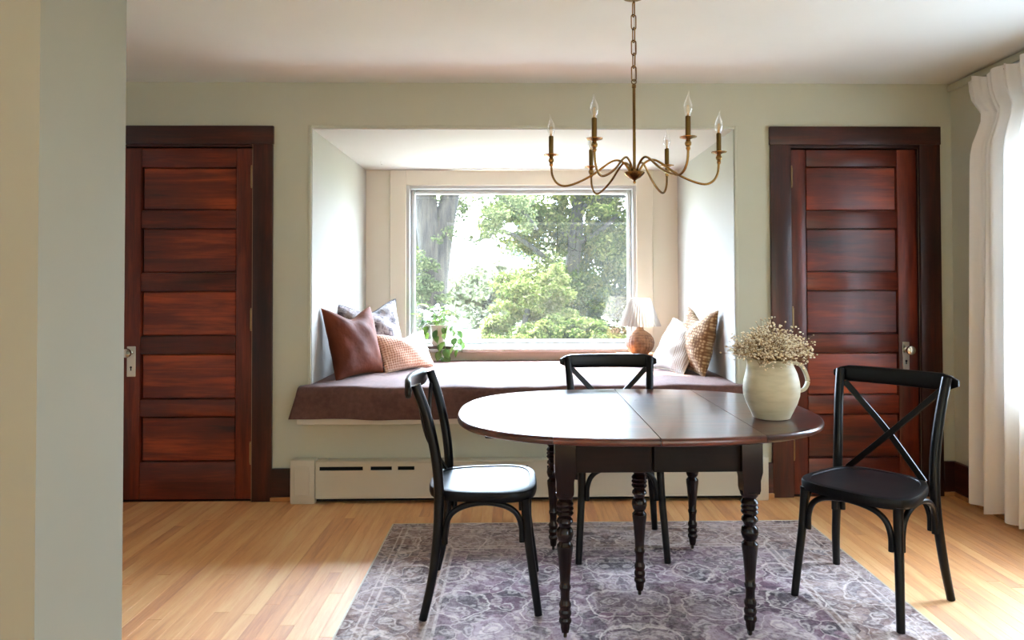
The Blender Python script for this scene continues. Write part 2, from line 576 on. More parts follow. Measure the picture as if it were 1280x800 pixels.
# bay picture window
w1 = setting_root('window_1')
def frame(name, x0, x1, z0, z1, t, y0, y1, mat, parent, bev=.004, bottom=True):
    bm = NB()
    box(bm, x0, x0 + t, y0, y1, z0, z1, bev)
    box(bm, x1 - t, x1, y0, y1, z0, z1, bev)
    box(bm, x0 + t, x1 - t, y0, y1, z1 - t, z1, bev)
    if bottom:
        box(bm, x0 + t, x1 - t, y0, y1, z0, z0 + t, bev)
    return obj(name, bm, mat, parent)
obj('casing', box(NB(), -1.022, WX0 + .012, NBK - .02, NBK, .66, OZ - .001, .003), M_case, w1)
obj('casing', box(NB(), WX1 - .012, 1.090, NBK - .02, NBK, .66, OZ - .001, .003), M_case, w1)
obj('head_casing', box(NB(), WX0 + .012, WX1 - .012, NBK - .018, NBK, WZ1 - .012, OZ - .001, .003), M_case, w1)
frame('window_frame', WX0 + .0, WX1, WZ0, WZ1, .04, NBK - .004, NBK + .14, M_white, w1)
frame('sash', WX0 + .04, WX1 - .04, WZ0 + .04, WZ1 - .04, .034, NBK + .05, NBK + .10, M_white, w1, .008)
obj('pane', box(NB(), WX0 + .072, WX1 - .072, NBK + .076, NBK + .080, WZ0 + .072, WZ1 - .072), M_pane, w1)
obj('sill', box(NB(), -.93, 1.0, NBK - .11, NBK + .03, WZ0 - .012, WZ0 + .014, .005, 2), M_white, w1)
obj('apron', box(NB(), -.99, 1.06, NBK - .016, NBK, .60, WZ0 - .012, .003), M_case, w1)

# right wall with a large window, left wall, camera-room walls with added fill windows, partition
SY0, SY1, SZ0, SZ1 = 2.62, 3.52, .60, 2.08
LY0, LY1, RY0, RY1, RZ0_, RZ1_ = -2.2, -1.7, -2.1, -.45, .45, 2.2
bm = NB()
box(bm, XR, XR + .14, YR, RY0, 0, ZC)
box(bm, XR, XR + .14, RY1, SY0, 0, ZC)
box(bm, XR, XR + .14, RY0, RY1, 0, RZ0_)
box(bm, XR, XR + .14, RY0, RY1, RZ1_, ZC)
box(bm, XR, XR + .14, SY1, D, 0, ZC)
box(bm, XR, XR + .14, SY0, SY1, 0, SZ0)
box(bm, XR, XR + .14, SY0, SY1, SZ1, ZC)
setting('wall_right', bm, M_wall, smooth=False)
w2 = setting_root('window_2')
bm = NB()
for (a, b, c, d) in ((SY0, SY0 + .05, SZ0, SZ1), (SY1 - .05, SY1, SZ0, SZ1), (SY0, SY1, SZ0, SZ0 + .05), (SY0, SY1, SZ1 - .05, SZ1)):
    box(bm, XR + .02, XR + .12, a, b, c, d, .003)
obj('window_frame', bm, M_white, w2)
obj('meeting_rail', box(NB(), XR + .04, XR + .09, SY0 + .05, SY1 - .05, 1.31, 1.35, .003), M_white, w2)
obj('pane', box(NB(), XR + .062, XR + .066, SY0 + .05, SY1 - .05, SZ0 + .05, 1.31), M_pane, w2)
obj('pane', box(NB(), XR + .062, XR + .066, SY0 + .05, SY1 - .05, 1.35, SZ1 - .05), M_pane, w2)
bm = NB()
box(bm, XL - .14, XL, YR, LY0, 0, ZC)
box(bm, XL - .14, XL, LY1, D, 0, ZC)
box(bm, XL - .14, XL, LY0, LY1, 0, RZ0_)
box(bm, XL - .14, XL, LY0, LY1, RZ1_, ZC)
setting('wall_left', bm, M_bounce, smooth=False)
setting('wall_rear', box(NB(), XL, XR, YR - .12, YR, 0, ZC), M_wall, smooth=False)
def fill_window(name, xa, xb, ya, yb):  # unseen camera-room windows, added as fill light for the dining room
    w = setting_root(name)
    bm = NB()
    for yy in (ya, (ya + yb) / 2 - .025, yb - .05):
        box(bm, xa, xb, yy, yy + .05, RZ0_, RZ1_, .003)
    box(bm, xa, xb, ya + .05, yb - .05, RZ0_, RZ0_ + .05, .003)
    box(bm, xa, xb, ya + .05, yb - .05, RZ1_ - .05, RZ1_, .003)
    obj('window_frame', bm, M_white, w)
fill_window('fill_window_left', XL - .12, XL - .02, LY0, LY1)
fill_window('fill_window_right', XR + .02, XR + .12, RY0, RY1)
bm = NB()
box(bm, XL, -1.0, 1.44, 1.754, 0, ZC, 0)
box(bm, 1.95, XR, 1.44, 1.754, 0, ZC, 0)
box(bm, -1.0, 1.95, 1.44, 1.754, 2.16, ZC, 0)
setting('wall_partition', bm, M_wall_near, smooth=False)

# crown strip along the right wall
bm = NB()
box(bm, XR - .022, XR, 1.76, D, ZC - .05, ZC - .012, .006, 2)
setting('trim_5', bm, M_wall)

# baseboards and bare pine shoe strips
setting('baseboard_back', box(NB(), -1.445, -1.315, D - .02, D, .026, .19, .004), M_case_h)
setting('baseboard_back', box(NB(), 1.46, 1.512, D - .02, D, .026, .205, .004), M_case_h)
setting('baseboard_back', box(NB(), 2.525, XR, D - .02, D, .026, .205, .004), M_case_h)
setting('baseboard_right', box(NB(), XR - .02, XR, 1.76, D - .02, .026, .205, .004), M_base_y)
setting('trim_6', box(NB(), -1.445, -1.315, D - .024, D, 0, .026, .003), M_shoe)
setting('trim_7', box(NB(), 1.46, 1.512, D - .024, D, 0, .026, .003), M_shoe)
setting('trim_8', box(NB(), 2.525, XR, D - .024, D, 0, .026, .003), M_shoe)
setting('trim_9', box(NB(), XR - .024, XR, 1.76, D - .024, 0, .026, .003), M_shoe)

# ------------------------------------------------------------------ doors
def rail_box(x0, x1, z0, z1, y0=None, y1=None, bev=.008):
    return box(NB(), x0, x1, y0 or D + .004, y1 or D + .050, z0, z1, bev, 2)

def make_door(name, x0, x1, top, cz, st, hinge_side, cas):
    """x0..x1 leaf, cz list of (panel bottom, panel top), st stile widths, cas casing extents"""
    d = setting_root(name)
    b0 = .008
    obj('stile', rail_box(x0, x0 + st[0], b0, top), M_door_v, d)
    obj('stile', rail_box(x1 - st[1], x1, b0, top), M_door_v, d)
    xa, xb = x0 + st[0], x1 - st[1]
    zs = [b0] + [v for pz in sorted(cz) for v in pz] + [top]
    for k in range(0, len(zs), 2):
        obj('rail', rail_box(xa, xb, zs[k], zs[k + 1]), M_door_h, d)
    for (za, zb) in cz:
        bm = NB()
        box(bm, xa - .005, xb + .005, D + .040, D + .048, za - .005, zb + .005)
        gl = .010 if hinge_side > 0 else .006
        box(bm, xa + gl, xb - .005, D + .018, D + .041, za + .007, zb - .006, .003)
        obj('panel', bm, M_panel, d, smooth=False, loc=(0, 0, 0))
    obj('threshold', box(NB(), x0 - .004, x1 + .006, D - .001, D + .07, -.018, .002, 0), M_case_h, d, smooth=False)
    # casing: head and legs
    cx0, cx1, ctop, hz = cas
    obj('head_casing', box(NB(), cx0 - .004, cx1 + .004, D - .024, D, hz, ctop, .003, 2), M_case_h, d)
    obj('side_casing', box(NB(), cx0, x0 - .004, D - .022, D, 0, hz, .003, 2), M_case_v, d)
    obj('side_casing', box(NB(), x1 + .006, cx1, D - .022, D, 0, hz, .003, 2), M_case_v, d)
    for jx0, jx1 in ((x0 - .0045, x0 - .001), (x1 + .001, x1 + .0065)):
        obj('jamb', box(NB(), jx0, jx1, D + .002, D + .06, 0, top + .004, 0), M_case_v, d, smooth=False)
    if hinge_side > 0:
        obj('casing_edge', box(NB(), x1 + .0065, x1 + .0095, D - .0232, D, .0, hz - .002, 0), M_pale_edge, d, smooth=False, label='pale inner edge of the casing')  # paler strip along the inner casing edge
    obj('door_stop', box(NB(), x0 - .004, x1 + .006, D - .01, D + .05, top + .004, hz, .001), M_case_h, d)
    hx = x1 - .004 if hinge_side > 0 else x0 + .004
    for hz_ in (1.90, 1.06, .28):
        bm = NB()
        lathe(bm, [(.0065, -.055), (.0065, .055)], 10, (hx, D - .006, hz_))
        lathe(bm, [(.001, .055), (.005, .058), (.005, .064), (.001, .068)], 8, (hx, D - .006, hz_))
        lathe(bm, [(.001, -.068), (.005, -.064), (.005, -.058), (.001, -.055)], 8, (hx, D - .006, hz_))
        obj('hinge', bm, M_ironhinge, d)
    return d

door1 = make_door('door_1', -2.331, -1.560, 2.072,
                  [(1.703, 1.957), (1.335, 1.597), (.965, 1.227), (.594, .857), (.228, .491)],
                  (.118, .098), 1, (-2.455, -1.437, 2.198, 2.090))
door2 = make_door('door_2', 1.632, 2.394, 2.066,
                  [(1.697, 1.963), (1.331, 1.590), (.961, 1.223), (.597, .850), (.224, .485)],
                  (.095, .118), -1, (1.505, 2.525, 2.198, 2.090))

def knob_set(d, x, kz, pz0, pz1, mat_plate, mat_knob, w=.05):
    pl = obj('escutcheon', box(NB(), x - w / 2, x + w / 2, D, D + .005, pz0, pz1, .002), mat_plate, d)
    bm = NB()
    lathe(bm, [(.0, 0), (.006, 0), (.006, .0016), (0, .0016)], 14)
    box(bm, -.0028, .0028, -.02, -.002, 0, .0016)
    for v in bm.verts:
        v.co = Vector((x + v.co.x, D - .0005 - v.co.z, pz0 + .055 + v.co.y))
    obj('keyhole', bm, M_dark, pl, smooth=False)
    bm = NB()
    lathe(bm, [(.014, 0), (.014, .006), (.009, .010), (.008, .026), (.014, .030), (.025, .038), (.028, .048), (.025, .057), (.014, .063), (0, .065)], 22)
    for v in bm.verts:
        v.co = Vector((x + v.co.x, D - v.co.z, kz + v.co.y))
    obj('knob', bm, mat_knob, d)
knob_set(door1, -2.262, .870, .728, .905, M_porcelain, M_nickel)
knob_set(door2, 2.318, .867, .745, .915, M_nickel, M_nickel, .042)

# ------------------------------------------------------------------ baseboard heater under the bench
hx0, hx1, hz1, hy = -1.312, 1.460, .245, D - .075
ht = thing('baseboard_heater', 'long cream enamel baseboard heater on the wall under the window bench', 'heater', (0, D - .04, 0))
def L(bm):
    for v in bm.verts:
        v.co.y -= D - .04
    return bm
def endcap(x0, x1):
    bm = NB()
    box(bm, x0, x1, hy, D - .001, .0, hz1 + .008, .008, 2)
    box(bm, x0 + .025, x1 - .028, hy - .006, hy + .004, .05, hz1 - .028, .003)
    return L(bm)
obj('end_cap', endcap(hx0, hx0 + .142), M_heater, ht)
obj('end_cap', endcap(hx1 - .142, hx1), M_heater, ht)
bm = NB()
za, zb = .192, .214
fx0, fx1 = hx0 + .146, hx1 - .146
box(bm, fx0, fx1, hy + .002, hy + .008, .032, za, 0)
box(bm, fx0, fx1, hy + .002, hy + .008, zb, hz1 - .012, 0)
x = fx0
slots = []
pat = [(.022, .250), (.044, .122), (.034, .096), (.088, 0)]
while x < fx1:
    for g, s in pat:
        xe = min(x + g, fx1)
        if xe > x:
            box(bm, x, xe, hy + .002, hy + .008, za, zb, 0)
        x += g + s
        if x >= fx1:
            break
# lip at the foot of the panel
box(bm, fx0, fx1, hy - .003, hy + .008, .032, .038, .001)
obj('front_panel', L(bm), M_heater, ht, smooth=False)
bm = NB()
box(bm, fx0, fx1, hy - .001, D - .001, hz1 - .014, hz1, .004, 2)
obj('top_hood', L(bm), M_heater, ht)
bm = NB()
box(bm, fx0, fx1, D - .05, D - .002, .012, hz1 - .02, 0)
obj('core', L(bm), M_dark, ht, smooth=False)
bm = NB()
lathe(bm, [(.006, 0), (.006, .01), (.003, .014), (0, .014)], 10, (hx0 + .17 + .04, hy + .02, hz1))
obj('screw', L(bm), M_heater, ht)

# ------------------------------------------------------------------ bench: board, and cloth-covered cushion
setting('trim_10', box(NB(), OX0 - .06, OX1 + .03, D - .075, NBK - .001, .455, .50, .004), M_case)
setting('trim_11', box(NB(), OX0 + .001, OX1 - .001, D + .001, NBK - .017, .5, .60, .0), M_case)

M_cover = fabric('brown_linen_cover', (84, 52, 44), (110, 74, 64), 40, .9, .06, 900, .3)
BT = .655   # bench top
def cover_fn(u, v):
    # v: 0 back .. .62 front edge .. 1 hem
    n = sin(u * 23) * .004 + sin(u * 51 + 2) * .0025 + sin(u * 9 + 1) * .004
    xa, xb = OX0 + .004, OX1 - .004
    if v < .6:
        t = v / .6
        y = NBK - .02 + (D - .045 - (NBK - .02)) * t
        z = BT + .012 * sin(pi * t) + .0025 * sin(u * 40 + t * 7) * t + .012 * t + n * t * .8
        fl = 0.0
        if y < D:
            fl = (D - y)
        x = xa + (xb - xa) * u
        if t > .98:
            x += (u - .5) * .05
        return (x, y, z)
    t = (v - .6) / .4
    c = min(t / .22, 1.0)
    y = (D - .045) - .045 * sin(c * pi / 2) - .012 * t
    z = BT + .012 + n * .8 - .02 * (1 - cos(c * pi / 2)) - max(0, t - .10) * .158 / .9
    x = xa + (xb - xa) * u
    s = (u - .5) * 2
    out = (.05 + .050 * t)
    x += math.copysign(abs(s) ** 3, s) * out
    y += (.010 * sin(u * 48 + 5 * t) * t * .6 + .014 * sin(u * 17 + 2.5 * t) * t * .5) * (1 if abs(s) < .93 else .4)
    return (x, y, z)
bm = grid(160, 60, cover_fn)
bc = obj('bench_cover', bm, M_cover)
sm = bc.modifiers.new('solid', 'SOLIDIFY'); sm.thickness = .006; sm.offset = 1
bc.data.flip_normals() if False else None
tag(bc, 'brown linen cushion cover draped over the window bench', 'bench cover')

# ------------------------------------------------------------------ pillows
def pillow(name, label, w, h, t, loc, rz, lean, mat, chop=0.0, chopw=.35, piping=None, seed=0, tilt=0.0, wr=.006, back=None):
    n = 34
    rs = np.random.default_rng(seed)
    ph = rs.uniform(0, 6.28, 12)
    bm = NB()
    def pos(u, v, side):
        pinch = .12
        x = w / 2 * u * (1 - pinch * (1 - v * v) * 1.0 )
        z = h / 2 * v * (1 - pinch * (1 - u * u) * 1.0)
        k = max(0.0, (1 - u * u) * (1 - v * v))
        th = t / 2 * k ** .55 * 1.06
        th *= 1 + .10 * sin(2.2 * u + ph[0]) + .08 * sin(2.6 * v + ph[1])
        wrk = wr * k ** .5 * (sin(9 * u + 5 * v + ph[2]) + .7 * sin(-7 * u + 11 * v + ph[3]) + .6 * sin(16 * u * v + ph[4]))
        # creases fanning from the corners
        wrk += wr * .8 * k ** .3 * sin(14 * math.atan2(1.02 - abs(u), 1.02 - abs(v))) * (abs(u * v)) 
        c = chop * math.exp(-(u / chopw) ** 2) * ((v + 1) / 2) ** 2.2
        z -= c
        y = side * (th * (1 + .5 * c / max(h, .1)) + wrk)
        # belly sag
        z -= .02 * (1 - u * u) * (1 - ((v + 1) / 2)) * 0
        return Vector((x, y, z + h / 2))
    V = {}
    for s in (-1, 1):
        for i in range(n + 1):
            for j in range(n + 1):
                edge = i in (0, n) or j in (0, n)
                key = (i, j, 0 if edge else s)
                if key not in V:
                    u = -cos(pi * i / n); v = -cos(pi * j / n)
                    u = u * .6 + (2 * i / n - 1) * .4; v = v * .6 + (2 * j / n - 1) * .4
                    V[key] = bm.verts.new(pos(u, v, 0 if edge else s))
    def g(i, j, s):
        return V.get((i, j, 0)) if (i in (0, n) or j in (0, n)) else V[(i, j, s)]
    for s in (-1, 1):
        for i in range(n):
            for j in range(n):
                q = [g(i, j, s), g(i + 1, j, s), g(i + 1, j + 1, s), g(i, j + 1, s)]
                bm.faces.new(q if s < 0 else q[::-1])
    edge = [(i, 0) for i in range(n)] + [(n, j) for j in range(n)] + [(i, n) for i in range(n, 0, -1)] + [(0, j) for j in range(n, 0, -1)]
    epts = [V[(i, j, 0)].co.copy() for i, j in edge]
    o = obj(name, bm, mat)
    tag(o, label, 'pillow', 'throw pillows on the window seat')
    o.location = loc
    o.rotation_mode = 'XYZ'
    Mx = Matrix.Rotation(rz, 4, 'Z') @ Matrix.Rotation(-lean, 4, 'X') @ Matrix.Rotation(tilt, 4, 'Y')
    o.rotation_euler = Mx.to_euler()
    if piping:
        obj('piping', tube(NB(), epts, .0045, 6, True), piping, o)
    return o

def velvet():
    m = NT('rust_velvet')
    v = m.coords()
    nz = m.noise(v, 3.2, 3)
    m.p(Base_Color=m.ramp(nz.outputs[0], [(.3, lin((70, 28, 10))), (.7, lin((116, 52, 20)))]).outputs[0], Roughness=.7, Specular_IOR_Level=.2, Sheen_Weight=.12, Sheen_Roughness=.35, Sheen_Tint=lin((236, 170, 120)))
    m.bump(m.noise(v, 14, 3), .5, .01)
    return m.m
def pattern_fabric():
    m = NT('grey_floral_fabric')
    v = m.coords()
    nz = m.noise(v, 16, 4, .6, 1.2)
    nb = m.noise(v, 9, 3, .5, .8)
    c = m.ramp(nz.outputs[0], [(.36, lin((52, 44, 46))), (.46, lin((112, 100, 104))), (.56, lin((158, 150, 150))), (.68, lin((96, 72, 60)))])
    c2 = m.mix(m.n('ShaderNodeMapRange', {0: nb.outputs[0], 1: .56, 2: .62, 3: 0.0, 4: .6}), c.outputs[0], lin((120, 92, 80)))
    m.p(Base_Color=c2, Roughness=.9, Sheen_Weight=.2)
    m.bump(m.noise(v, 240, 2), .3, .001)
    return m.m
def honeycomb():
    m = NT('blush_woven_fabric')
    v = m.coords((1, .0, 1))
    vo = m.n('ShaderNodeTexVoronoi', {'Vector': v, 'Scale': 62.0, 'Randomness': .15}, feature='F1')
    c = m.ramp(vo.outputs['Distance'], [(.1, lin((166, 110, 84))), (.45, lin((214, 176, 152))), (.7, lin((232, 206, 186)))])
    m.p(Base_Color=c.outputs[0], Roughness=.9, Sheen_Weight=.2)
    m.bump(vo.outputs['Distance'], .8, .006)
    return m.m
def stripe_fabric():
    m = NT('cream_striped_linen')
    tc = m.n('ShaderNodeTexCoord')
    sp = m.n('ShaderNodeSeparateXYZ', {0: tc.outputs['Object']})
    # tan ticking stripes close to one side edge
    ax = sp.outputs[0]
    inb = m.math('GREATER_THAN', ax, .085)
    wv = m.n('ShaderNodeTexWave', {'Vector': tc.outputs['Object'], 'Scale': 22.0, 'Distortion': .3}, bands_direction='X')
    wz = m.n('ShaderNodeTexWave', {'Vector': tc.outputs['Object'], 'Scale': 30.0, 'Distortion': 1.0}, bands_direction='Z')
    s = m.math('MULTIPLY', m.math('MULTIPLY', m.math('GREATER_THAN', wv.outputs[1], .5), inb), m.math('ADD', m.math('MULTIPLY', wz.outputs[1], .6), .4))
    c = m.mix(m.math('MULTIPLY', s, .8), lin((198, 193, 186)), lin((128, 96, 66)))
    m.p(Base_Color=c, Roughness=.9, Sheen_Weight=.15)
    m.bump(m.noise(tc.outputs['Object'], 260, 2), .3, .001)
    return m.m
def ikat_fabric():
    m = NT('tan_block_print_fabric')
    v = m.coords((1, 0, 1))
    vo = m.n('ShaderNodeTexVoronoi', {'Vector': v, 'Scale': 52.0, 'Randomness': .4}, feature='F1')
    nz = m.noise(v, 90, 3)
    f = m.math('ADD', vo.outputs['Distance'], m.math('MULTIPLY', m.math('SUBTRACT', nz.outputs[0], .5), .3))
    c = m.ramp(f, [(.26, lin((196, 166, 126))), (.42, lin((146, 108, 70))), (.6, lin((118, 84, 52)))])
    m.p(Base_Color=c.outputs[0], Roughness=.9, Sheen_Weight=.15)
    m.bump(m.noise(v, 260, 2), .3, .001)
    return m.m
M_pipe = fabric('charcoal_piping', (44, 44, 50), (66, 66, 72))
M_cord = fabric('cream_cord', (204, 190, 168), (226, 214, 196))
pillow('throw_pillow', 'grey floral pillow with dark piping, behind the rust velvet one', .53, .50, .17, (-.955, 4.77, BT + .012), radians(49), radians(15), pattern_fabric(), .06, .55, M_pipe, 3, tilt=radians(-3))
pillow('throw_pillow', 'large rust brown velvet pillow against the left wall of the window seat', .47, .47, .19, (-.995, 4.37, BT + .014), radians(63), radians(15), velvet(), .06, .55, None, 5, wr=.003)
pillow('throw_pillow', 'small blush lumbar pillow with honeycomb weave, nearest the potted plant', .50, .29, .14, (-.735, 4.74, BT + .014), radians(55), radians(25), honeycomb(), .035, .45, None, 8, wr=.003)
pillow('throw_pillow', 'tan block-print pillow leaning on the right wall of the window seat', .45, .45, .15, (1.135, 4.52, BT + .012), radians(-78), radians(12), ikat_fabric(), .065, .45, None, 9, tilt=radians(2), wr=.004)
pillow('throw_pillow', 'cream pillow with tan stripe along one edge, leaning on the tan pillow', .43, .42, .15, (.985, 4.60, BT + .014), radians(-68), radians(33), stripe_fabric(), .02, .5, M_cord, 12, wr=.003)

# ------------------------------------------------------------------ lamp on a wooden riser
rz_ = thing('wooden_riser', 'low pale wooden riser under the rattan lamp, on the window bench', 'riser', (.93, 5.02, BT + .012))
obj('top_board', box(NB(), -.19, .19, -.12, .12, .066, .082, .003), M_shoe, rz_)
obj('foot_board', box(NB(), -.16, -.14, -.10, .10, 0, .066, .002), M_shoe, rz_)
obj('foot_board', box(NB(), .14, .16, -.10, .10, 0, .066, .002), M_shoe, rz_)
lamp = thing('table_lamp', 'table lamp with round woven rattan base and white pleated shade', 'lamp', (.90, 5.02, BT + .094))
def rattan():
    m = NT('woven_rattan')
    tc = m.n('ShaderNodeTexCoord')
    wv = m.n('ShaderNodeTexWave', {'Vector': tc.outputs['Object'], 'Scale': 40.0, 'Distortion': .6, 'Detail': 2.0}, bands_direction='Z')
    nz = m.noise(tc.outputs['Object'], 26, 3)
    c = m.ramp(m.math('ADD', m.math('MULTIPLY', wv.outputs[1], .4), m.math('MULTIPLY', nz.outputs[0], .7)), [(.3, lin((74, 44, 26))), (.6, lin((138, 94, 62))), (.85, lin((176, 130, 92)))])
    m.p(Base_Color=c.outputs[0], Roughness=.6)
    m.bump(wv.outputs[1], .6, .003)
    return m.m
def ratfn(x, y, z, th):
    k = 1 + .022 * cos(th * 26)
    return x * k, y * k, z
obj('lamp_base', lathe(NB(), [(.0, 0), (.055, 0), (.062, .006), (.085, .028), (.100, .060), (.104, .090), (.096, .120), (.078, .146), (.050, .166), (.030, .178), (.024, .192), (.022, .206), (0, .206)], 78, fn=ratfn), rattan(), lamp)
obj('neck', lathe(NB(), [(.008, .206), (.008, .25), (.016, .252), (.016, .29), (0, .30)], 12), M_brass, lamp)
def shade_mat():
    m = NT('white_pleated_shade')
    d = m.n('ShaderNodeBsdfDiffuse', {0: lin((188, 185, 180))})
    t = m.n('ShaderNodeBsdfTranslucent', {0: lin((160, 156, 150))})
    mx = m.n('ShaderNodeMixShader', {0: .36, 1: d, 2: t})
    m.set(m.out.inputs[0], mx)
    return m.m
M_shade = shade_mat()
def pleat(x, y, z, th):
    k = 1 + .035 * cos(th * 40)
    return x * k, y * k, z
bm = NB()
lathe(bm, [(.151, .208), (.076, .413)], 192, fn=pleat)
bm.faces.ensure_lookup_table()
for f in [f for f in bm.faces if len(f.verts) > 4]:
    bm.faces.remove(f)
so = obj('lamp_shade', bm, M_shade, lamp)
bm = NB()
for k in range(3):
    a = 2 * pi * k / 3
    tube(bm, [(0.012 * cos(a), .012 * sin(a), .29), (.075 * cos(a), .075 * sin(a), .408)], .002, 6)
lathe(bm, [(.0, .288), (.014, .288), (.014, .294), (0, .294)], 12)
obj('shade_carrier', bm, M_brass, lamp)

# ------------------------------------------------------------------ potted pothos on a dark board on the sill
bd = obj('dark_board', box(NB(), -.10, .10, -.06, .06, 0, .022, .003), wood('dark_tray_wood', (26, 16, 12), (50, 34, 26), (80, 58, 44), 'X'))
bd.location = (-.605, NBK - .045, WZ0 + .015)
bd.name = 'plant_board'
tag(bd, 'small dark wooden board under the potted plant on the window sill', 'board')
pot = thing('potted_plant', 'trailing green pothos in a white pot on the window sill', 'potted plant', (-.625, NBK - .045, WZ0 + .037))
obj('pot', lathe(NB(), [(0, 0), (.050, 0), (.056, .006), (.068, .15), (.070, .162), (.062, .162), (.060, .145), (0, .143)], 36), plain('white_pot_glaze', (196, 184, 176), .4), pot)
obj('soil', lathe(NB(), [(.0, .146), (.030, .148), (.060, .145)], 20), plain('potting_soil', (44, 30, 20), .95), pot)
def leaf_mat(name, a, b, rough=.4, trans=.4):
    m = NT(name)
    oi = m.n('ShaderNodeObjectInfo')
    c = m.mix(oi.outputs['Random'], lin(a), lin(b))
    m.p(Base_Color=c, Roughness=rough)
    t = m.n('ShaderNodeBsdfTranslucent', {0: c})
    mx = m.n('ShaderNodeMixShader', {0: trans, 1: m.b.outputs[0], 2: t})
    m.set(m.out.inputs[0], mx)
    return m.m
M_pothos = leaf_mat('pothos_leaf', (34, 70, 30), (112, 140, 62), trans=.3)
def pothos_leaf():
    bm = NB()
    rows = [(0, .004), (.012, .020), (.03, .028), (.05, .025), (.068, .014), (.082, .002)]
    R = []
    for (l, w) in rows:
        z = -.25 * l * l / .08
        R.append([bm.verts.new((-w, l, z + w * .35)), bm.verts.new((0, l, z)), bm.verts.new((w, l, z + w * .35))])
    for A, B in zip(R, R[1:]):
        for k in range(2):
            bm.faces.new((A[k], A[k + 1], B[k + 1], B[k]))
    return mesh_of(bm)
lm = pothos_leaf()
lm.materials.append(M_pothos)
stem_bm = NB()
rl = random.Random(4)
leafs = []
for k in range(26):
    a = 2 * pi * k / 26 + rl.uniform(-.2, .2)
    upy = rl.uniform(.04, .16)
    out = rl.uniform(.04, .14)
    p0 = Vector((.02 * cos(a), .02 * sin(a), .146))
    p1 = Vector((out * .7 * cos(a), out * .7 * sin(a) * .8, .146 + upy))
    p2 = Vector((out * 1.25 * cos(a), out * sin(a) * .8, .146 + upy * .8))
    pts = smooth_path([p0, p1, p2], 4)
    tube(stem_bm, pts, .0016, 5)
    leafs.append((p2, a + rl.uniform(-.4, .4), rl.uniform(-.5, .5), rl.uniform(.75, 1.25)))
    if k % 2 == 0:
        leafs.append((pts[5], a + rl.uniform(.8, 1.6), rl.uniform(.0, .6), rl.uniform(.6, 1.0)))
trails = [[(.05, -.02, .150), (.09, -.05, .16), (.13, -.075, .08), (.15, -.085, 0.0), (.17, -.09, -.035)],
          [(.02, -.05, .150), (.04, -.08, .14), (.055, -.095, .05), (.06, -.10, -.03), (.08, -.10, -.085)],
          [(.0, -.055, .150), (-.01, -.085, .12), (.0, -.095, .03), (.015, -.10, -.05), (.03, -.105, -.10)],
          [(-.05, -.02, .150), (-.09, -.04, .15), (-.105, -.06, .06)],
          [(.06, .0, .15), (.12, -.02, .15), (.16, -.03, .07), (.17, -.04, .03)]]
for tr in trails:
    pts = smooth_path(tr, 6)
    tube(stem_bm, pts, .0018, 5)
    for q in range(5, len(pts), 4):
        leafs.append((pts[q], rl.uniform(-2.6, -.6), rl.uniform(-1.3, -.5), rl.uniform(.6, .95)))
obj('vine_stems', stem_bm, plain('pothos_stem', (120, 146, 84), .5), pot)
for (p, a, el, s) in leafs:
    lo = bpy.data.objects.new('leaf', lm)
    COL.objects.link(lo)
    lo.parent = pot
    lo.location = p
    lo.rotation_euler = (el, rl.uniform(-.4, .4), a - pi / 2)
    lo.scale = (s * 1.2, s * 1.2, s * 1.2)

# ------------------------------------------------------------------ rug
rug = obj('area_rug', box(NB(), -1.087, 1.087, -1.55, 1.55, 0, .007, .002), rug_mat(), loc=(.434, 2.06, .0005))
tag(rug, 'faded purple and grey vintage patterned rug under the dining table', 'rug')
bm = NB()
box(bm, -1.093, -1.086, -1.55, 1.55, 0, .008, .001); box(bm, 1.086, 1.093, -1.55, 1.55, 0, .008, .001)
box(bm, -1.086, 1.086, 1.549, 1.555, 0, .008, .001); box(bm, -1.086, 1.086, -1.555, -1.549, 0, .008, .001)
obj('binding', bm, M_cord, rug, label='pale stitched binding')
RZ = .0085

# ------------------------------------------------------------------ dining table
TX, TY, TZ = .476, 2.82, .742
tb = thing('dining_table', 'oval dark walnut drop-leaf table with five turned legs on the rug', 'table', (TX, TY, 0))
A_, B_, N_ = .72, .56, 2.55
def arc(a, b, x0, x1, n):
    """points on the upper arc from x0 to x1 (x1>x0), denser near the tips"""
    out = []
    def ang(x):
        x = max(-a, min(a, x))
        return math.copysign(1, x) * 0 + math.acos(math.copysign(abs(x / a) ** (N_ / 2), x))
    t0, t1 = ang(x0), ang(x1)
    for k in range(n):
        t = t0 + (t1 - t0) * k / (n - 1)
        ct, st_ = cos(t), sin(t)
        out.append((a * math.copysign(abs(ct) ** (2 / N_), ct), b * abs(st_) ** (2 / N_)))
    return out
def leaf_mesh(x0, x1):
    bm = NB()
    prof = [(.030, -.026), (.008, -.026), (.002, -.022), (0, -.015), (.0, -.009), (.003, -.003), (.009, 0), (.02, 0)]
    rings = []
    n = 28
    for d, z in prof:
        up = arc(A_ - d, B_ - d, max(x0, -(A_ - d)), min(x1, A_ - d), n)
        loop = up + [(x, -y) for x, y in reversed(up)]
        rings.append([bm.verts.new((x, y, TZ + z)) for x, y in loop])
    for P_, Q in zip(rings, rings[1:]):
        m = len(P_)
        for k in range(m):
            try:
                bm.faces.new((P_[k], P_[(k + 1) % m], Q[(k + 1) % m], Q[k]))
            except ValueError:
                pass
    bm.faces.new(rings[0][::-1]); bm.faces.new(rings[-1])
    bmesh.ops.remove_doubles(bm, verts=bm.verts, dist=1e-6)
    return bm
for (x0, x1) in ((-A_, -.3592), (-.3578, -.0016), (.0016, .3668), (.3688, A_)):
    obj('table_leaf', leaf_mesh(x0, x1), M_table, tb)
lx0, lx1, ly0, ly1 = .165 - TX, .822 - TX, 2.425 - TY, 3.225 - TY
AZ0, AZ1 = .592, TZ - .026
bv = .002
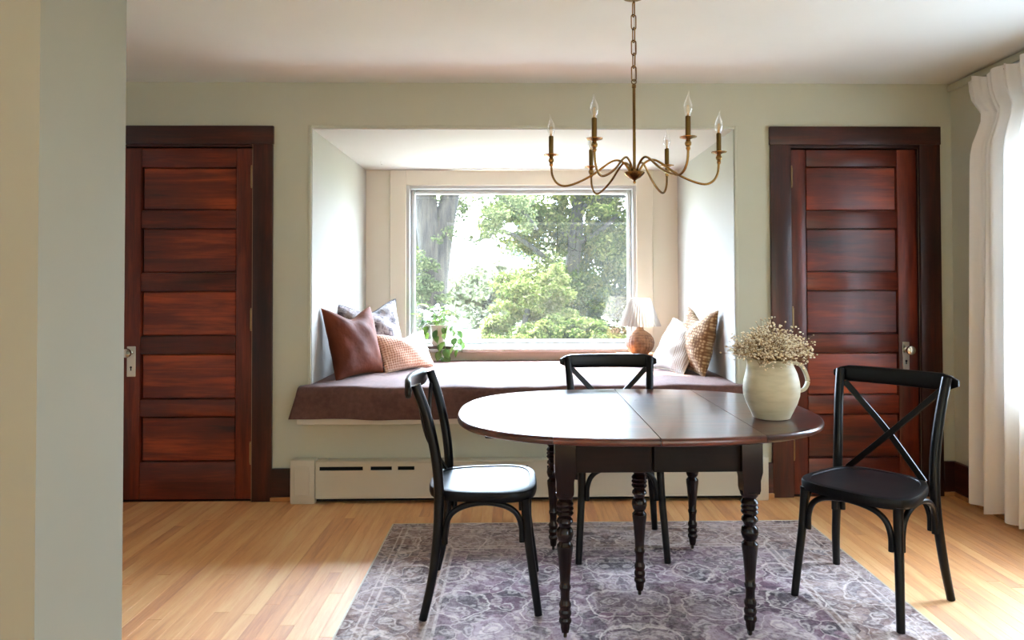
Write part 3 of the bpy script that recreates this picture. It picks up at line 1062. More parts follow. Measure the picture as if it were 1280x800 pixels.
for (a, b) in ((lx0, -.004), (.004, lx1)):
    obj('apron', box(NB(), a, b, ly0 - .012, ly0 + .012, AZ0, AZ1, bv), M_apron, tb)
    obj('apron', box(NB(), a, b, ly1 - .012, ly1 + .012, AZ0, AZ1, bv), M_apron, tb)
obj('apron', box(NB(), lx0 - .012, lx0 + .012, ly0 + .012, ly1 - .012, AZ0, AZ1, bv), M_apron, tb)
obj('apron', box(NB(), lx1 - .012, lx1 + .012, ly0 + .012, ly1 - .012, AZ0, AZ1, bv), M_apron, tb)
for yy in (-.24, .22):
    obj('slide_bar', box(NB(), -.60, -.05, yy - .02, yy + .02, AZ1 - .034, AZ1, .004), M_apron, tb)
obj('slide_bar', box(NB(), .05, .58, .20, .24, AZ1 - .034, AZ1, .004), M_apron, tb)

leg_prof = [(.006, .022), (.013, .024), (.0165, .040), (.017, .052), (.0225, .060), (.0225, .068), (.018, .076), (.022, .086), (.0225, .094), (.018, .104), (.0215, .115), (.0215, .124), (.0165, .134), (.016, .150), (.017, .168),
            (.0205, .178), (.0205, .185), (.0175, .190), (.0195, .225), (.0245, .285), (.0285, .316), (.0285, .328), (.022, .336), (.020, .341), (.026, .349), (.0305, .366), (.028, .384), (.020, .393), (.022, .402), (.0295, .411), (.0275, .420), (.020, .428),
            (.027, .434), (.0315, .441), (.027, .4485), (.0315, .457), (.027, .4645), (.031, .473), (.027, .481), (.021, .487), (.029, .497), (.033, .505), (.0335, .512)]
def leg_bm():
    bm = NB()
    lathe(bm, leg_prof, 22)
    # square block with shouldered lower end
    def sq(s, z):
        return [bm.verts.new((sx * s, sy * s, z)) for sx, sy in ((-1, -1), (1, -1), (1, 1), (-1, 1))]
    R = [sq(.028, .508), sq(.031, .522), (sq(.031, .556)), sq(.0365, .586), sq(.0365, AZ1)]
    for P_, Q in zip(R, R[1:]):
        for k in range(4):
            bm.faces.new((P_[k], P_[(k + 1) % 4], Q[(k + 1) % 4], Q[k]))
    bm.faces.new(R[0][::-1]); bm.faces.new(R[-1])
    return bm
leg_me = mesh_of(leg_bm()); leg_me.materials.append(M_tleg)
bm = NB()
lathe(bm, [(.0, -.006), (.010, -.006), (.0125, -.003), (.0125, .003), (.010, .006), (0, .006)], 14)
for v in bm.verts:
    v.co = Vector((v.co.z, v.co.x + .008, v.co.y + .0125))
tube(bm, [(0, 0, .030), (0, .004, .024), (0, .008, .0125)], .005, 8)
cast_me = mesh_of(bm); cast_me.materials.append(plain('dark_caster_metal', (40, 30, 22), .4, .7))
for k, (x, y) in enumerate(((lx0, ly0), (lx1, ly0), (lx0, ly1), (lx1, ly1), (.487 - TX, 2.75 - TY))):
    lg = obj('leg', leg_me, None, tb, loc=(x, y, RZ))
    if k == 4:
        lg.scale = (1, 1, 1)
    obj('caster', cast_me, None, lg)
obj('apron_gap_filler', box(NB(), -.022, .022, ly0 + .013, ly0 + .033, AZ0 + .004, AZ1, 0), M_apron, tb)  # dark filler added behind the apron gap, standing in for its shade
obj('center_beam', box(NB(), lx0 + .012, lx1 - .012, 2.75 - TY - .03, 2.75 - TY + .03, AZ1 - .05, AZ1, .003), M_table, tb)

# ------------------------------------------------------------------ bentwood cross-back chairs (forward is +Y)
def seat_out(t, s=1.0, n=3.4):
    ct, st_ = cos(t), sin(t)
    x = math.copysign(abs(ct) ** (2 / n), ct)
    y = math.copysign(abs(st_) ** (2 / n), st_)
    hw = .206 + .024 * y
    return x * hw * s, y * .215 * s
def make_chair(label):
    c = thing('dining_chair', label, 'chair')
    bm = NB()
    prof = [(.93, -.040), (.985, -.037), (1.0, -.026), (1.0, -.010), (.985, -.001), (.95, .001), (.875, .001), (.862, -.0025), (.845, -.003), (.80, -.003), (.5, -.006), (.2, -.007)]
    rings = []
    for s, z in prof:
        rings.append([bm.verts.new((*seat_out(2 * pi * k / 56, s), .462 + z)) for k in range(56)])
    for P_, Q in zip(rings, rings[1:]):
        for k in range(56):
            bm.faces.new((P_[k], P_[(k + 1) % 56], Q[(k + 1) % 56], Q[k]))
    bm.faces.new(rings[0][::-1]); bm.faces.new(rings[-1])
    obj('seat', bm, M_seat, c)
    for s in (-1, 1):
        pts = smooth_path([(s * .200, .216, 0), (s * .193, .200, .12), (s * .183, .178, .28), (s * .178, .168, .40), (s * .178, .166, .432)], 6)
        obj('leg', tube(NB(), pts, [.0150 + .0035 * k / (len(pts) - 1) for k in range(len(pts))], 12), M_chair, c)
        pts = smooth_path([(s * .228, -.216, 0), (s * .214, -.183, .15), (s * .199, -.164, .32), (s * .192, -.160, .46), (s * .194, -.172, .60), (s * .204, -.204, .75), (s * .214, -.245, .872)], 6)
        n = len(pts)
        obj('back_post', tube(NB(), pts, [.0155 + .004 * min(1, k / (n * .45)) - .002 * max(0, k / n - .6) for k in range(n)], 12), M_chair, c)
    # top rail: bowed, rounded board
    pts = []
    for k in range(17):
        u = -1 + k / 8
        pts.append((.252 * u, -.262 - .034 * (1 - u * u) + .010 * 0, .852 + .010 * (1 - u * u) * 0))
    rad = [1.0] * 17
    for k, q in ((0, .35), (1, .80), (15, .80), (16, .35)):
        rad[k] = q
    obj('top_rail', tube(NB(), pts, rad, 14, flat=(.036, .013, (0, 0, 1))), M_chair, c)
    for s in (-1, 1):
        pts = [(s * (.192 - .345 * k / 24), -.238 + .072 * k / 24 - .022 * sin(pi * k / 24) - .006 * s * sin(pi * k / 24) ** 4, .818 - .362 * k / 24) for k in range(25)]
        obj('cross_brace', tube(NB(), pts, 1.0, 8, flat=(.0055, .0135, (0, 1, .35))), M_chair, c)
    def arch(p, q, inset, z0=.27, z1=.41):
        p, q = Vector(p), Vector(q)
        d = (q - p).normalized()
        a, b = p + d * inset, q - d * inset
        zz = lambda v, z: Vector((v.x, v.y, z))
        pts = smooth_path([zz(a, z0), zz(a + d * .002, z0 + .06), zz(a + d * .022, z0 + .11), zz(a + d * .07, z1), zz((a + b) / 2, z1 + .012), zz(b - d * .07, z1), zz(b - d * .022, z0 + .11), zz(b - d * .002, z0 + .06), zz(b, z0)], 5)
        return obj('leg_arch', tube(NB(), pts, .0115, 10), M_chair, c)
    fl_, fr_ = (-.184, .180, 0), (.184, .180, 0)
    bl_, br_ = (-.200, -.163, 0), (.200, -.163, 0)
    arch(fl_, fr_, .026); arch(bl_, br_, .026); arch(fl_, bl_, .026); arch(fr_, br_, .026)
    return c
ch = make_chair('black cross-back chair seen side-on at the left end of the table')
ch.location = (-.140, 2.80, RZ); ch.rotation_euler = (0, 0, radians(-90)); ch['group'] = 'cross-back dining chairs'
c2 = copy_tree(ch)
c2.location = (.470, 3.285, RZ); c2.rotation_euler = (0, 0, radians(180))
c2['label'] = 'black cross-back chair behind the table, its back to the window bench'
c3 = copy_tree(ch)
c3.location = (1.405, 2.735, .004); c3.rotation_euler = (0, 0, radians(130.3))
c3['label'] = 'black cross-back chair turned diagonally in front of the right door'

# ------------------------------------------------------------------ stoneware pitcher with dried flowers
vs = thing('stoneware_pitcher', 'greyish white stoneware pitcher on the right end of the table', 'pitcher', (.977, 2.622, TZ + .0005))
def stone():
    m = NT('stoneware_glaze')
    v = m.coords()
    n1 = m.noise(m.coords((1, 1, 4)), 9, 4)
    n2 = m.noise(v, 3.5, 3)
    f = m.math('ADD', m.math('MULTIPLY', n1.outputs[0], .5), m.math('MULTIPLY', n2.outputs[0], .5))
    c = m.ramp(f, [(.32, lin((156, 150, 122))), (.5, lin((196, 190, 164))), (.68, lin((212, 206, 184)))])
    m.p(Base_Color=c.outputs[0], Roughness=.5)
    m.bump(n1.outputs[0], .15, .001)
    return m.m
M_stone = stone()
def spout(x, y, z, th):
    k = max(0, cos(th - pi)) ** 14 * max(0, (z - .185) / .035)
    return x * (1 + .28 * k), y * (1 - .25 * k), z + .006 * k
obj('body', lathe(NB(), [(0, .003), (.058, .003), (.062, 0), (.068, .002), (.080, .028), (.0945, .058), (.1035, .088), (.1055, .112), (.103, .140), (.095, .172), (.083, .200), (.077, .214), (.078, .222), (.074, .225), (.070, .222), (.072, .20), (.085, .17), (.085, .12), (0, .10)], 48, fn=spout), M_stone, vs)
hp = smooth_path([(.072, 0, .206), (.100, 0, .208), (.124, 0, .190), (.140, 0, .150), (.139, 0, .128), (.126, 0, .108), (.099, 0, .099)], 6)
obj('handle', tube(NB(), hp, [1] * len(hp), 12, flat=(.0065, .0115, (0, 0, 1))), M_stone, vs)

fb = thing('dried_flowers', 'bunch of dried cream baby\'s breath standing in the stoneware pitcher', 'flowers', (.970, 2.622, TZ + .11))
sb = NB()
rr = random.Random(9)
tips = []
for k in range(190):
    a = rr.uniform(0, 2 * pi)
    q = rr.random() ** .55
    ro = .138 * q
    top = .225 - .075 * q * q + rr.uniform(-.055, .015)
    if rr.random() < .06:
        top += .035; 
    e = Vector((ro * cos(a) * 1.05, ro * sin(a), top))
    rim = Vector((.055 * q * cos(a), .055 * q * sin(a), .11))
    tube(sb, [(rim.x * .5, rim.y * .5, 0.0), rim, rim.lerp(e, .55) + Vector((0, 0, .008)), e], .0008, 3)
    for t in range(9):
        o_ = Vector((rr.gauss(0, .016), rr.gauss(0, .016), rr.gauss(-.004, .017)))
        st0 = rim.lerp(e, rr.uniform(.6, .9))
        e2 = e + o_
        if e2.z < .132:
            e2.z = .132 + rr.random() * .02
        tips.append(e2)
        tube(sb, [st0, e2], .00055, 3)
        if rr.random() < .5:
            tips.append((st0 + e + o_) / 2 + Vector((rr.gauss(0, .006), rr.gauss(0, .006), rr.gauss(0, .006))))
obj('stems', sb, plain('dried_stem', (142, 112, 74), .8), fb, kind='stuff')
vv, ff = [], []
ico = bmesh.new(); bmesh.ops.create_icosphere(ico, subdivisions=1, radius=1.0)
iv = np.array([v.co[:] for v in ico.verts]); ifc = [[v.index for v in f.verts] for f in ico.faces]; ico.free()
for k, p in enumerate(tips):
    s = rr.uniform(.0026, .0050)
    vv.extend((iv * s * np.array([1, 1, .8]) + np.array(p[:])).tolist())
    ff.extend([[i + k * len(iv) for i in f] for f in ifc])
me = bpy.data.meshes.new('blossoms'); me.from_pydata(vv, [], ff)
def blossom_mat():
    m = NT('dried_blossom')
    g = m.n('ShaderNodeNewGeometry')
    c = m.ramp(g.outputs['Random Per Island'], [(.0, lin((196, 172, 130))), (.4, lin((238, 222, 190))), (1.0, lin((252, 246, 230)))])
    m.p(Base_Color=c.outputs[0], Roughness=.9)
    return m.m
obj('blossoms', me, blossom_mat(), fb, kind='stuff')

# ------------------------------------------------------------------ chandelier
CX, CY, HZ = .488, 2.83, 1.716
cd = thing('chandelier', 'six-arm aged brass candle chandelier hanging by a chain above the table', 'chandelier', (CX, CY, HZ))
obj('hub', lathe(NB(), [(0, -.040), (.005, -.038), (.007, -.032), (.004, -.027), (.010, -.022), (.026, -.014), (.040, .0), (.043, .006), (.041, .009), (.014, .011), (.010, .020), (0, .020)], 28), M_brass, cd)
obj('rod', lathe(NB(), [(0, .01), (.0065, .01), (.0065, .362), (.009, .364), (.009, .374), (.004, .380), (0, .380)], 16), M_brass, cd)
bm = NB(); tube(bm, [(.010 * cos(a), 0, .388 + .010 * sin(a)) for a in [2 * pi * k / 14 for k in range(14)]], .0022, 6, True)
obj('rod_loop', bm, M_brass, cd)
bm = NB()
lk = []
for k in range(24):
    a = 2 * pi * k / 24
    z = sin(a) * .0105
    lk.append((.0105 * cos(a), 0, z + (.021 if sin(a) > 0 else -.021 if sin(a) < 0 else 0)))
tube(bm, lk, .0027, 6, True)
link_me = mesh_of(bm); link_me.materials.append(M_brass)
zl = .388 + .035
k = 0
while zl < ZC - HZ - .035:
    o = obj('chain_link', link_me, None, cd, loc=(0, 0, zl))
    o.rotation_euler = (0, 0, radians(14 + 90 * (k % 2)))
    zl += .054; k += 1
bm = NB()
tube(bm, [(.005, .002, .38), (.007, 0, .50), (.004, .004, .62), (.0, 0, ZC - HZ - .008)], .0010, 6)
obj('cord', bm, plain('dark_cord', (120, 94, 54), .5), cd)
obj('canopy', lathe(NB(), [(.0, -.014), (.007, -.013), (.010, -.009), (.022, -.007), (.040, -.004), (.044, -.002), (.044, -.0005), (0, -.0005)], 30, (0, 0, ZC - HZ)), M_brass, cd)
prof = [(.017, .008), (.024, .022), (.041, .046), (.069, .060), (.098, .053), (.136, .027), (.174, .0), (.231, -.029), (.287, -.045), (.322, -.033), (.342, 0), (.347, .044)]
arm_me = mesh_of(tube(NB(), smooth_path([(r, 0, z) for r, z in prof], 5), .0048, 10)); arm_me.materials.append(M_brass)
cup_me = mesh_of(lathe(NB(), [(0, .036), (.006, .038), (.009, .046), (.007, .052), (.0115, .058), (.0125, .066), (.009, .073), (.008, .078), (.016, .082), (.031, .0855), (.032, .088), (.028, .088), (.012, .086), (0, .086)], 26)); cup_me.materials.append(M_brass)
slv_me = mesh_of(lathe(NB(), [(0, .086), (.0102, .086), (.0102, .164), (.0085, .166), (0, .166)], 18)); slv_me.materials.append(M_candle)
gm = NT('clear_bulb_glass')
_t = gm.n('ShaderNodeBsdfTransparent', {0: (.96, .95, .93, 1)})
_g = gm.n('ShaderNodeBsdfGlossy', {'Color': (1, 1, 1, 1), 'Roughness': .02})
_lw = gm.n('ShaderNodeLayerWeight', {'Blend': .45})
gm.set(gm.out.inputs[0], gm.n('ShaderNodeMixShader', {0: gm.math('ADD', gm.math('MULTIPLY', _lw.outputs[1], .75), .06), 1: _t, 2: _g}))
def flame(x, y, z, th):
    k = max(0, (z - .215)) / .045
    return x + .007 * k * k, y, z
bulb_me = mesh_of(lathe(NB(), [(.0075, .166), (.0085, .172), (.0135, .182), (.0168, .195), (.0155, .209), (.0105, .222), (.006, .233), (.0032, .244), (.0018, .256), (0, .260)], 20, fn=flame)); bulb_me.materials.append(gm.m)
bm = NB()
for a in range(4):
    tube(bm, [(.003 * cos(a * pi / 2), .003 * sin(a * pi / 2), .172), (.0045 * cos(a * pi / 2), .0045 * sin(a * pi / 2), .188), (.003 * cos(a * pi / 2), .003 * sin(a * pi / 2), .206)], .0007, 5)
lathe(bm, [(.006, .166), (.006, .171), (.002, .176), (0, .177)], 10)
fil_me = mesh_of(bm); fil_me.materials.append(plain('filament', (224, 178, 110), .4, .3))
for k in range(6):
    a = radians(-5 + 60 * k)
    ar = obj('arm', arm_me, None, cd)
    ar.rotation_euler = (0, 0, a)
    for nm, me_ in (('drip_cup', cup_me), ('candle_sleeve', slv_me), ('bulb', bulb_me), ('filament', fil_me)):
        obj(nm, me_, None, ar, loc=(.347, 0, 0))

# ------------------------------------------------------------------ bay ceiling light and hooks
rl_ = thing('recessed_light', 'white round recessed light in the bay ceiling', 'ceiling light', (.03, 4.81, OZ))
obj('trim_ring', lathe(NB(), [(.062, -.001), (.064, -.006), (.088, -.005), (.094, -.001), (.094, -.0005), (.062, -.0005)], 36), M_white, rl_)
obj('diffuser', lathe(NB(), [(0, -.004), (.062, -.004), (.063, -.001), (0, -.001)], 30), plain('opal_diffuser', (240, 240, 238), .4), rl_)
hook_bm = NB()
tube(hook_bm, smooth_path([(0, 0, -.0005), (0, 0, -.016), (.006, 0, -.026), (.012, 0, -.020)], 5), .0016, 6)
h1 = obj('ceiling_hook', hook_bm, M_nickel, loc=(-1.02, 5.10, OZ)); tag(h1, 'small metal hook in the bay ceiling by the left wall', 'hook', 'bay ceiling hooks')
h2 = h1.copy(); COL.objects.link(h2); h2.location = (.034, 5.36, OZ); h2['label'] = 'small metal hook in the bay ceiling beside the recessed light'

# ------------------------------------------------------------------ curtain at the right window
def curtain_mat():
    m = NT('white_sheer_curtain')
    v = m.coords()
    d = m.n('ShaderNodeBsdfDiffuse', {0: lin((248, 245, 240))})
    t = m.n('ShaderNodeBsdfTranslucent', {0: lin((250, 247, 243))})
    a = m.n('ShaderNodeMixShader', {0: .17, 1: d, 2: t})
    tr = m.n('ShaderNodeBsdfTransparent', {0: (1, 1, 1, 1)})
    m.set(m.out.inputs[0], m.n('ShaderNodeMixShader', {0: .012, 1: a, 2: tr}))
    return m.m
cu = thing('curtain', 'white sheer floor-length curtain at the right window', 'curtain', (2.545, 3.435, 0))
def cur(u, v):
    # u 0 far edge .. 1 near edge ; v 0 bottom .. 1 top
    z = .035 + .015 * sin(u * 21) + v * (2.40 - .035)
    k = (z / 2.40)
    y = .365 - u * .72
    gather = math.exp(-((z - 2.15) / .10) ** 2)
    sh = (.030 if z > 2.15 else 0) * max(0, (z - 2.15) / .25)
    y += (-.10 * gather + .02 * (1 - k)) * (1 - u) 
    if z > 2.15:
        y -= .02 * (1 - u) * (1 - (z - 2.15) / .25)
    amp = .024 + .026 * (1 - k)
    ph = u * 2 * pi * 6.2 + .5 * sin(u * 9)
    x = amp * sin(ph + .4 * sin(3 * k + u * 5)) + .010 * sin(ph * 2.3 + 1)
    if z > 2.25:
        x *= .75
    return (x, y, z)
bm = grid(170, 44, cur)
obj('panel', bm, curtain_mat(), cu)
bm = NB()
tube(bm, [(.02, .40, 2.40), (.02, -1.55, 2.40)], .010, 12)
lathe(bm, [(0, 0), (.012, 0), (.016, .01), (.010, .024), (0, .028)], 12)
obj('curtain_rod', tube(NB(), [(.03, .36, 2.392), (.03, -1.55, 2.392)], .008, 12), M_white, cu)
bm.free()

# ------------------------------------------------------------------ outdoors
GZ = -.55
def lawn_mat():
    m = NT('lawn')
    v = m.coords()
    c = m.ramp(m.noise(v, 1.2, 5).outputs[0], [(.35, lin((62, 72, 42))), (.65, lin((96, 104, 62)))])
    m.p(Base_Color=c.outputs[0], Roughness=.95)
    return m.m
setting('bounce_slab', box(NB(), -4, 4, NBK + .17, 8.6, GZ, GZ + .06, .01), paint('grey_concrete', (150, 147, 142), .9), smooth=False)  # unseen slab, added to bounce light up to the bay ceiling
g = setting('ground', box(NB(), -70, 70, 5.9, 120, GZ - .3, GZ), lawn_mat(), smooth=False)

def bark(name, a, b):
    m = NT(name)
    v = m.coords((9, 9, 1.2))
    nz = m.noise(v, 2.4, 5, .65)
    m.p(Base_Color=m.ramp(nz.outputs[0], [(.35, lin(a)), (.65, lin(b))]).outputs[0], Roughness=.95)
    m.bump(nz.outputs[0], 1.0, .03)
    return m.m
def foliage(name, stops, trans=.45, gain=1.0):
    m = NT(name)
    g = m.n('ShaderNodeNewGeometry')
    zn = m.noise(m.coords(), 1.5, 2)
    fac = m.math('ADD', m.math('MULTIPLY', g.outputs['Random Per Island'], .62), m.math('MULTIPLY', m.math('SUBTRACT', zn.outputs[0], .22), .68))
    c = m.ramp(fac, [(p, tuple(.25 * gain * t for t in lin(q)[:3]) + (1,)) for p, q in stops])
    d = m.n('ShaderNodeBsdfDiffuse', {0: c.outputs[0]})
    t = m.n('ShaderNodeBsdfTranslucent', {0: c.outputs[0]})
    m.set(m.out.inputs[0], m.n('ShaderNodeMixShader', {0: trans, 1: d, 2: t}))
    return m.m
M_bark = bark('grey_bark', (22, 18, 15), (62, 55, 46))
M_bark2 = bark('dark_bark', (36, 33, 28), (60, 56, 48))
F_green = foliage('green_foliage', [(0, (56, 78, 32)), (.3, (98, 118, 52)), (.6, (158, 168, 84)), (.85, (226, 218, 136)), (1, (252, 240, 190))], .5)
F_oak = foliage('oak_foliage', [(0, (86, 102, 66)), (.5, (140, 152, 104)), (1, (210, 212, 150))], .4)
F_yellow = foliage('yellow_green_foliage', [(0, (84, 112, 44)), (.35, (146, 166, 74)), (.65, (206, 206, 120)), (1, (244, 232, 184))], .45)
F_haze = foliage('haze_pale_foliage', [(0, (206, 214, 170)), (.5, (240, 242, 200)), (1, (255, 255, 235))], .45, 1.6)  # distance haze is put into this leaf colour
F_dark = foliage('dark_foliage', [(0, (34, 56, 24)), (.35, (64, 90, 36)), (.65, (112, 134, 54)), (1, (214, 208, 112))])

def leaf_cloud(name, blobs, n, size, mat, parent, loc=None, seed=0, kind='stuff', gap=None):
    """leaves on ellipsoid clumps: blobs (x,y,z,rx,ry,rz,weight)"""
    r = np.random.default_rng(seed)
    B = np.array(blobs, float)
    w = B[:, 6] / B[:, 6].sum()
    idx = r.choice(len(B), n, p=w)
    d = r.normal(size=(n, 3)); d /= np.linalg.norm(d, axis=1)[:, None]
    rad = r.random(n) ** .45
    c = B[idx, :3] + d * B[idx, 3:6] * rad[:, None]
    if gap:      # thinner foliage in front of the visible trunk
        keep = ~((np.abs(c[:, 0] - gap[0]) < gap[1]) & (c[:, 2] > gap[2]) & (c[:, 2] < gap[3]) & (c[:, 1] < 0) & (r.random(n) < .93))
        c, d = c[keep], d[keep]
        n = len(c)
    nrm = d * .5 + r.normal(size=(n, 3)) * .7 + np.array([0, 0, .6])
    nrm /= np.linalg.norm(nrm, axis=1)[:, None]
    u = np.cross(nrm, r.normal(size=(n, 3))); u /= np.linalg.norm(u, axis=1)[:, None]
    v = np.cross(nrm, u)
    s = size * r.uniform(.6, 1.35, n)[:, None]
    P0, P1, P2, P3 = c - u * s, c + v * s * .5 + nrm * s * .12, c + u * s, c - v * s * .5 + nrm * s * .12
    verts = np.stack([P0, P1, P2, P3], 1).reshape(-1, 3)
    me = bpy.data.meshes.new(name)
    me.vertices.add(4 * n); me.loops.add(4 * n); me.polygons.add(n)
    me.vertices.foreach_set('co', verts.ravel())
    me.loops.foreach_set('vertex_index', np.arange(4 * n, dtype=np.int32))
    me.polygons.foreach_set('loop_start', np.arange(0, 4 * n, 4, dtype=np.int32))
    me.polygons.foreach_set('loop_total', np.full(n, 4, dtype=np.int32))
    me.update(); me.validate()
    return obj(name, me, mat, parent, kind=kind)

def blobs_in(r, n, c, ext, rr, wt=1.0):
    out = []
    for _ in range(n):
        d = r.normal(size=3); d /= np.linalg.norm(d)
        q = r.random() ** .4
        s = rr * r.uniform(.6, 1.3)
        out.append((c[0] + d[0] * ext[0] * q, c[1] + d[1] * ext[1] * q, c[2] + d[2] * ext[2] * q, s, s, s * .7, wt * s ** 2))
    return out

# left: big forked grey trunk, sparse leaves hanging from above
t1 = thing('oak_tree', 'thick forked grey trunk with sparse leaves outside, left in the window', 'tree', (-1.22, 9.6, GZ))
def pth(l):
    return smooth_path(l, 6)
bm = NB()
p = pth([(0, 0, -.1), (-.02, 0, .7), (0, 0, 1.6), (.02, 0, 2.2), (-.06, 0, 2.9), (-.10, 0, 3.6), (-.2, 0, 5.6)])
tube(bm, p, [.235 - .02 * min(1, k / 10) - .0022 * k for k in range(len(p))], 16)
obj('trunk', bm, M_bark, t1)
p = pth([(-.02, -.02, .4), (.03, -.02, 1.2), (.09, 0, 1.9), (.20, .05, 2.75), (.29, .1, 3.3), (.5, .2, 5.2)])
obj('limb', tube(NB(), p, [.18 - .002 * k for k in range(len(p))], 14), M_bark, t1)
p = pth([(-.18, .1, 1.9), (-.38, .1, 2.35), (-.50, .1, 2.85), (-.44, .1, 3.3)])
obj('limb', tube(NB(), p, [.030 - .0006 * k for k in range(len(p))], 8), M_bark2, t1)
p = pth([(.60, .3, 3.9), (.85, .2, 3.3), (1.0, .1, 3.05), (1.3, 0, 2.85), (1.5, 0, 2.6)])
obj('limb', tube(NB(), p, [.045 - .001 * k for k in range(len(p))], 8), M_bark2, t1)
r = np.random.default_rng(2)
bl = blobs_in(r, 46, (.80, .1, 2.85), (.75, .5, .6), .15) + blobs_in(r, 16, (-.30, -.35, 1.9), (.30, .15, .9), .15, .8) + blobs_in(r, 22, (.05, -.30, 1.75), (.30, .10, .75), .12, .9) + blobs_in(r, 16, (.05, -.2, 3.3), (.9, .4, .25), .16)
leaf_cloud('leaves', bl, 9000, .027, F_oak, t1, seed=3)

# thin trunk at the window's left edge
t2 = thing('slender_tree', 'thin leaning trunk with ivy outside at the window\'s left edge', 'tree', (-1.62, 11.6, GZ))
obj('trunk', tube(NB(), pth([(0, 0, -.1), (-.05, 0, 1.4), (-.12, 0, 3.0), (-.3, 0, 4.6)]), .085, 10), M_bark2, t2)
r = np.random.default_rng(5)
leaf_cloud('leaves', blobs_in(r, 14, (-.05, 0, 1.8), (.35, .3, 1.3), .28), 2600, .05, F_green, t2, seed=6)

# right: large leafy maple
t3 = thing('maple_tree', 'large dense green tree filling the right half of the window view', 'tree', (1.15, 14.2, GZ))
p = pth([(-.12, 0, -.1), (-.06, 0, 1.2), (.0, 0, 2.3), (.10, 0, 3.2), (.10, 0, 4.3), (.1, 0, 5.6)])
obj('trunk', tube(NB(), p, [.19 - .0035 * k for k in range(len(p))], 14), M_bark2, t3)
for l in ([(.05, 0, 2.6), (-.35, -.2, 3.1), (-.85, -.3, 3.5), (-1.6, -.4, 3.8)], [(.1, 0, 3.1), (.3, -.2, 3.5), (.75, -.3, 3.65), (1.3, -.3, 3.6)], [(.0, 0, 1.9), (-.6, -.3, 2.4), (-1.4, -.5, 2.9), (-2.0, -.5, 2.7)], [(.08, 0, 2.7), (.5, -.3, 2.9), (.95, -.4, 3.3)]):
    p = pth(l)
    obj('limb', tube(NB(), p, [.065 - .002 * k for k in range(len(p))], 8), M_bark2, t3)
r = np.random.default_rng(8)
bl = (blobs_in(r, 150, (.35, .15, 4.05), (1.95, 1.0, 1.7), .30) + blobs_in(r, 60, (-.75, -.1, 3.25), (1.15, .6, .8), .26)
      + blobs_in(r, 60, (1.0, -.1, 2.9), (1.0, .6, 1.0), .28) + blobs_in(r, 60, (-.4, -.3, 1.7), (1.2, .5, .7), .26))
leaf_cloud('leaves', bl, 60000, .046, F_green, t3, seed=9, gap=(.06, .20, 1.9, 4.3))
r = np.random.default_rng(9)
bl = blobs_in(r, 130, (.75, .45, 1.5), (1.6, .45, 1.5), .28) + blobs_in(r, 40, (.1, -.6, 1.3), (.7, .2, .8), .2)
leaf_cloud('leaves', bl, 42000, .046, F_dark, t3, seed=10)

# yellow-green shrub in the middle
t4 = thing('flowering_shrub', 'yellow-green sunlit shrub with pale tips outside, mid window', 'shrub', (-.02, 12.2, GZ))
obj('stem', tube(NB(), pth([(0, 0, -.1), (.05, 0, .7), (.2, 0, 1.4)]), .05, 8), M_bark2, t4)
r = np.random.default_rng(12)
bl = blobs_in(r, 60, (.22, 0, 1.05), (.80, .5, .85), .20) + blobs_in(r, 22, (-.50, -.2, .75), (.45, .3, .45), .14) + blobs_in(r, 16, (.75, 0, 1.7), (.4, .3, .5), .16)
leaf_cloud('leaves', bl, 20000, .036, F_yellow, t4, seed=13)
t5 = thing('green_bush', 'dense green bush low outside the window, in front of the large tree', 'shrub', (.70, 10.85, GZ))
obj('stem', tube(NB(), pth([(0, 0, -.1), (.05, 0, .5), (.1, 0, .9)]), .04, 8), M_bark2, t5)
r = np.random.default_rng(15)
bl = blobs_in(r, 70, (.1, 0, .72), (1.2, .32, .56), .18)
leaf_cloud('leaves', bl, 20000, .036, F_green, t5, seed=16)

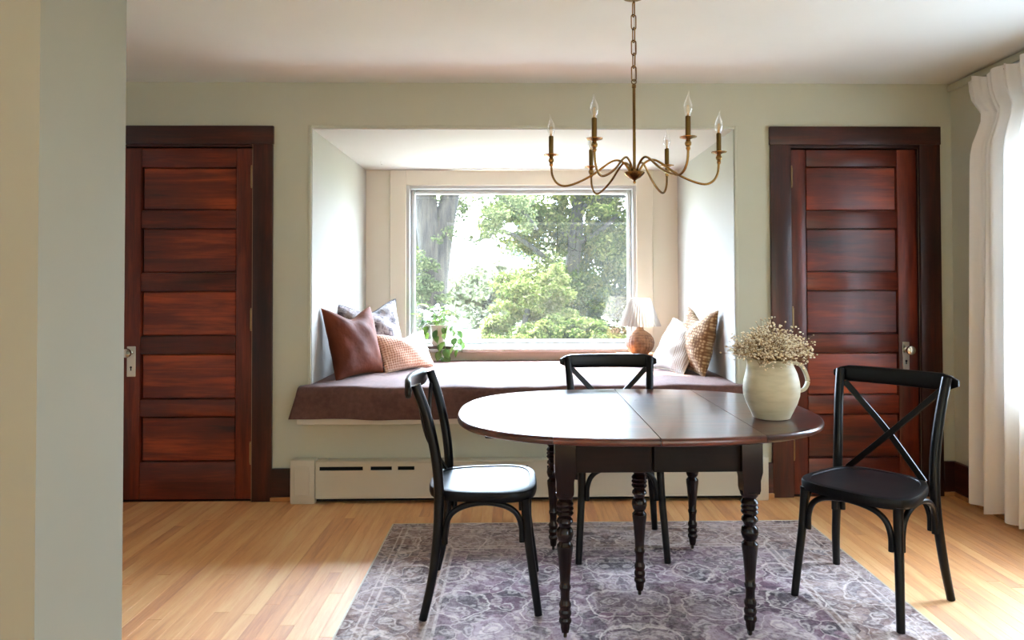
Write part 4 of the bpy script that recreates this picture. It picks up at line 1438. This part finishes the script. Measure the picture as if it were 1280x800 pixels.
# hazy pale trees farther back
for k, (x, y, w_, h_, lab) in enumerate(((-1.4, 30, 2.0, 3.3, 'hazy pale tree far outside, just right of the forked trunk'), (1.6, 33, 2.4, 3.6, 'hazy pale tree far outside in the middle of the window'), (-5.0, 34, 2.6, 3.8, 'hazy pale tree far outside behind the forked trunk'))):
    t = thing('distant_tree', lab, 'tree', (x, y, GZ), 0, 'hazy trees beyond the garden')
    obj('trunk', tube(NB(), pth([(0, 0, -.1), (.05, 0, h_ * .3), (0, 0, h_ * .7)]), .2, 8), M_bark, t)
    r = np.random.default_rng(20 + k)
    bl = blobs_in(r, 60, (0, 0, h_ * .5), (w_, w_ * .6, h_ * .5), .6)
    leaf_cloud('leaves', bl, 11000, .12, F_haze, t, seed=30 + k)
sp = thing('spruce_tree', 'small pointed bluish spruce against the white sky outside', 'tree', (.55, 38, GZ))
obj('trunk', tube(NB(), [(0, 0, -.1), (0, 0, 8.0)], [.2, .03], 8), M_bark2, sp)
bl = [(0, 0, 1.0 + k * .5, 1.9 * (1 - k / 16), 1.9 * (1 - k / 16), .35, 1.0 - k / 17) for k in range(15)]
leaf_cloud('needles', bl, 6000, .11, foliage('bluish_needles', [(0, (150, 172, 180)), (1, (196, 212, 216))]), sp, seed=41)
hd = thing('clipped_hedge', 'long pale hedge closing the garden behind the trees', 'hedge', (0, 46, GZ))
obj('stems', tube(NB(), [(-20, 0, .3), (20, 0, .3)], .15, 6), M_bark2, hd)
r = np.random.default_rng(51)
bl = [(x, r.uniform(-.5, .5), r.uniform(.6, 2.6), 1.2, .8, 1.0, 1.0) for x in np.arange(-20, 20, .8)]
leaf_cloud('leaves', bl, 16000, .16, F_haze, hd, seed=52)
# low stone block
st = obj('stone_block', box(NB(), -.26, .26, -.2, .2, 0, .52, .05, 3), bark('grey_stone', (120, 126, 130), (170, 174, 176)))
st.location = (-.70, 10.6, GZ)
for v in st.data.vertices:
    v.co += Vector((rr.gauss(0, .012), rr.gauss(0, .012), rr.gauss(0, .010)))
tag(st, 'low grey stone block on the lawn outside, behind the potted plant', 'stone')
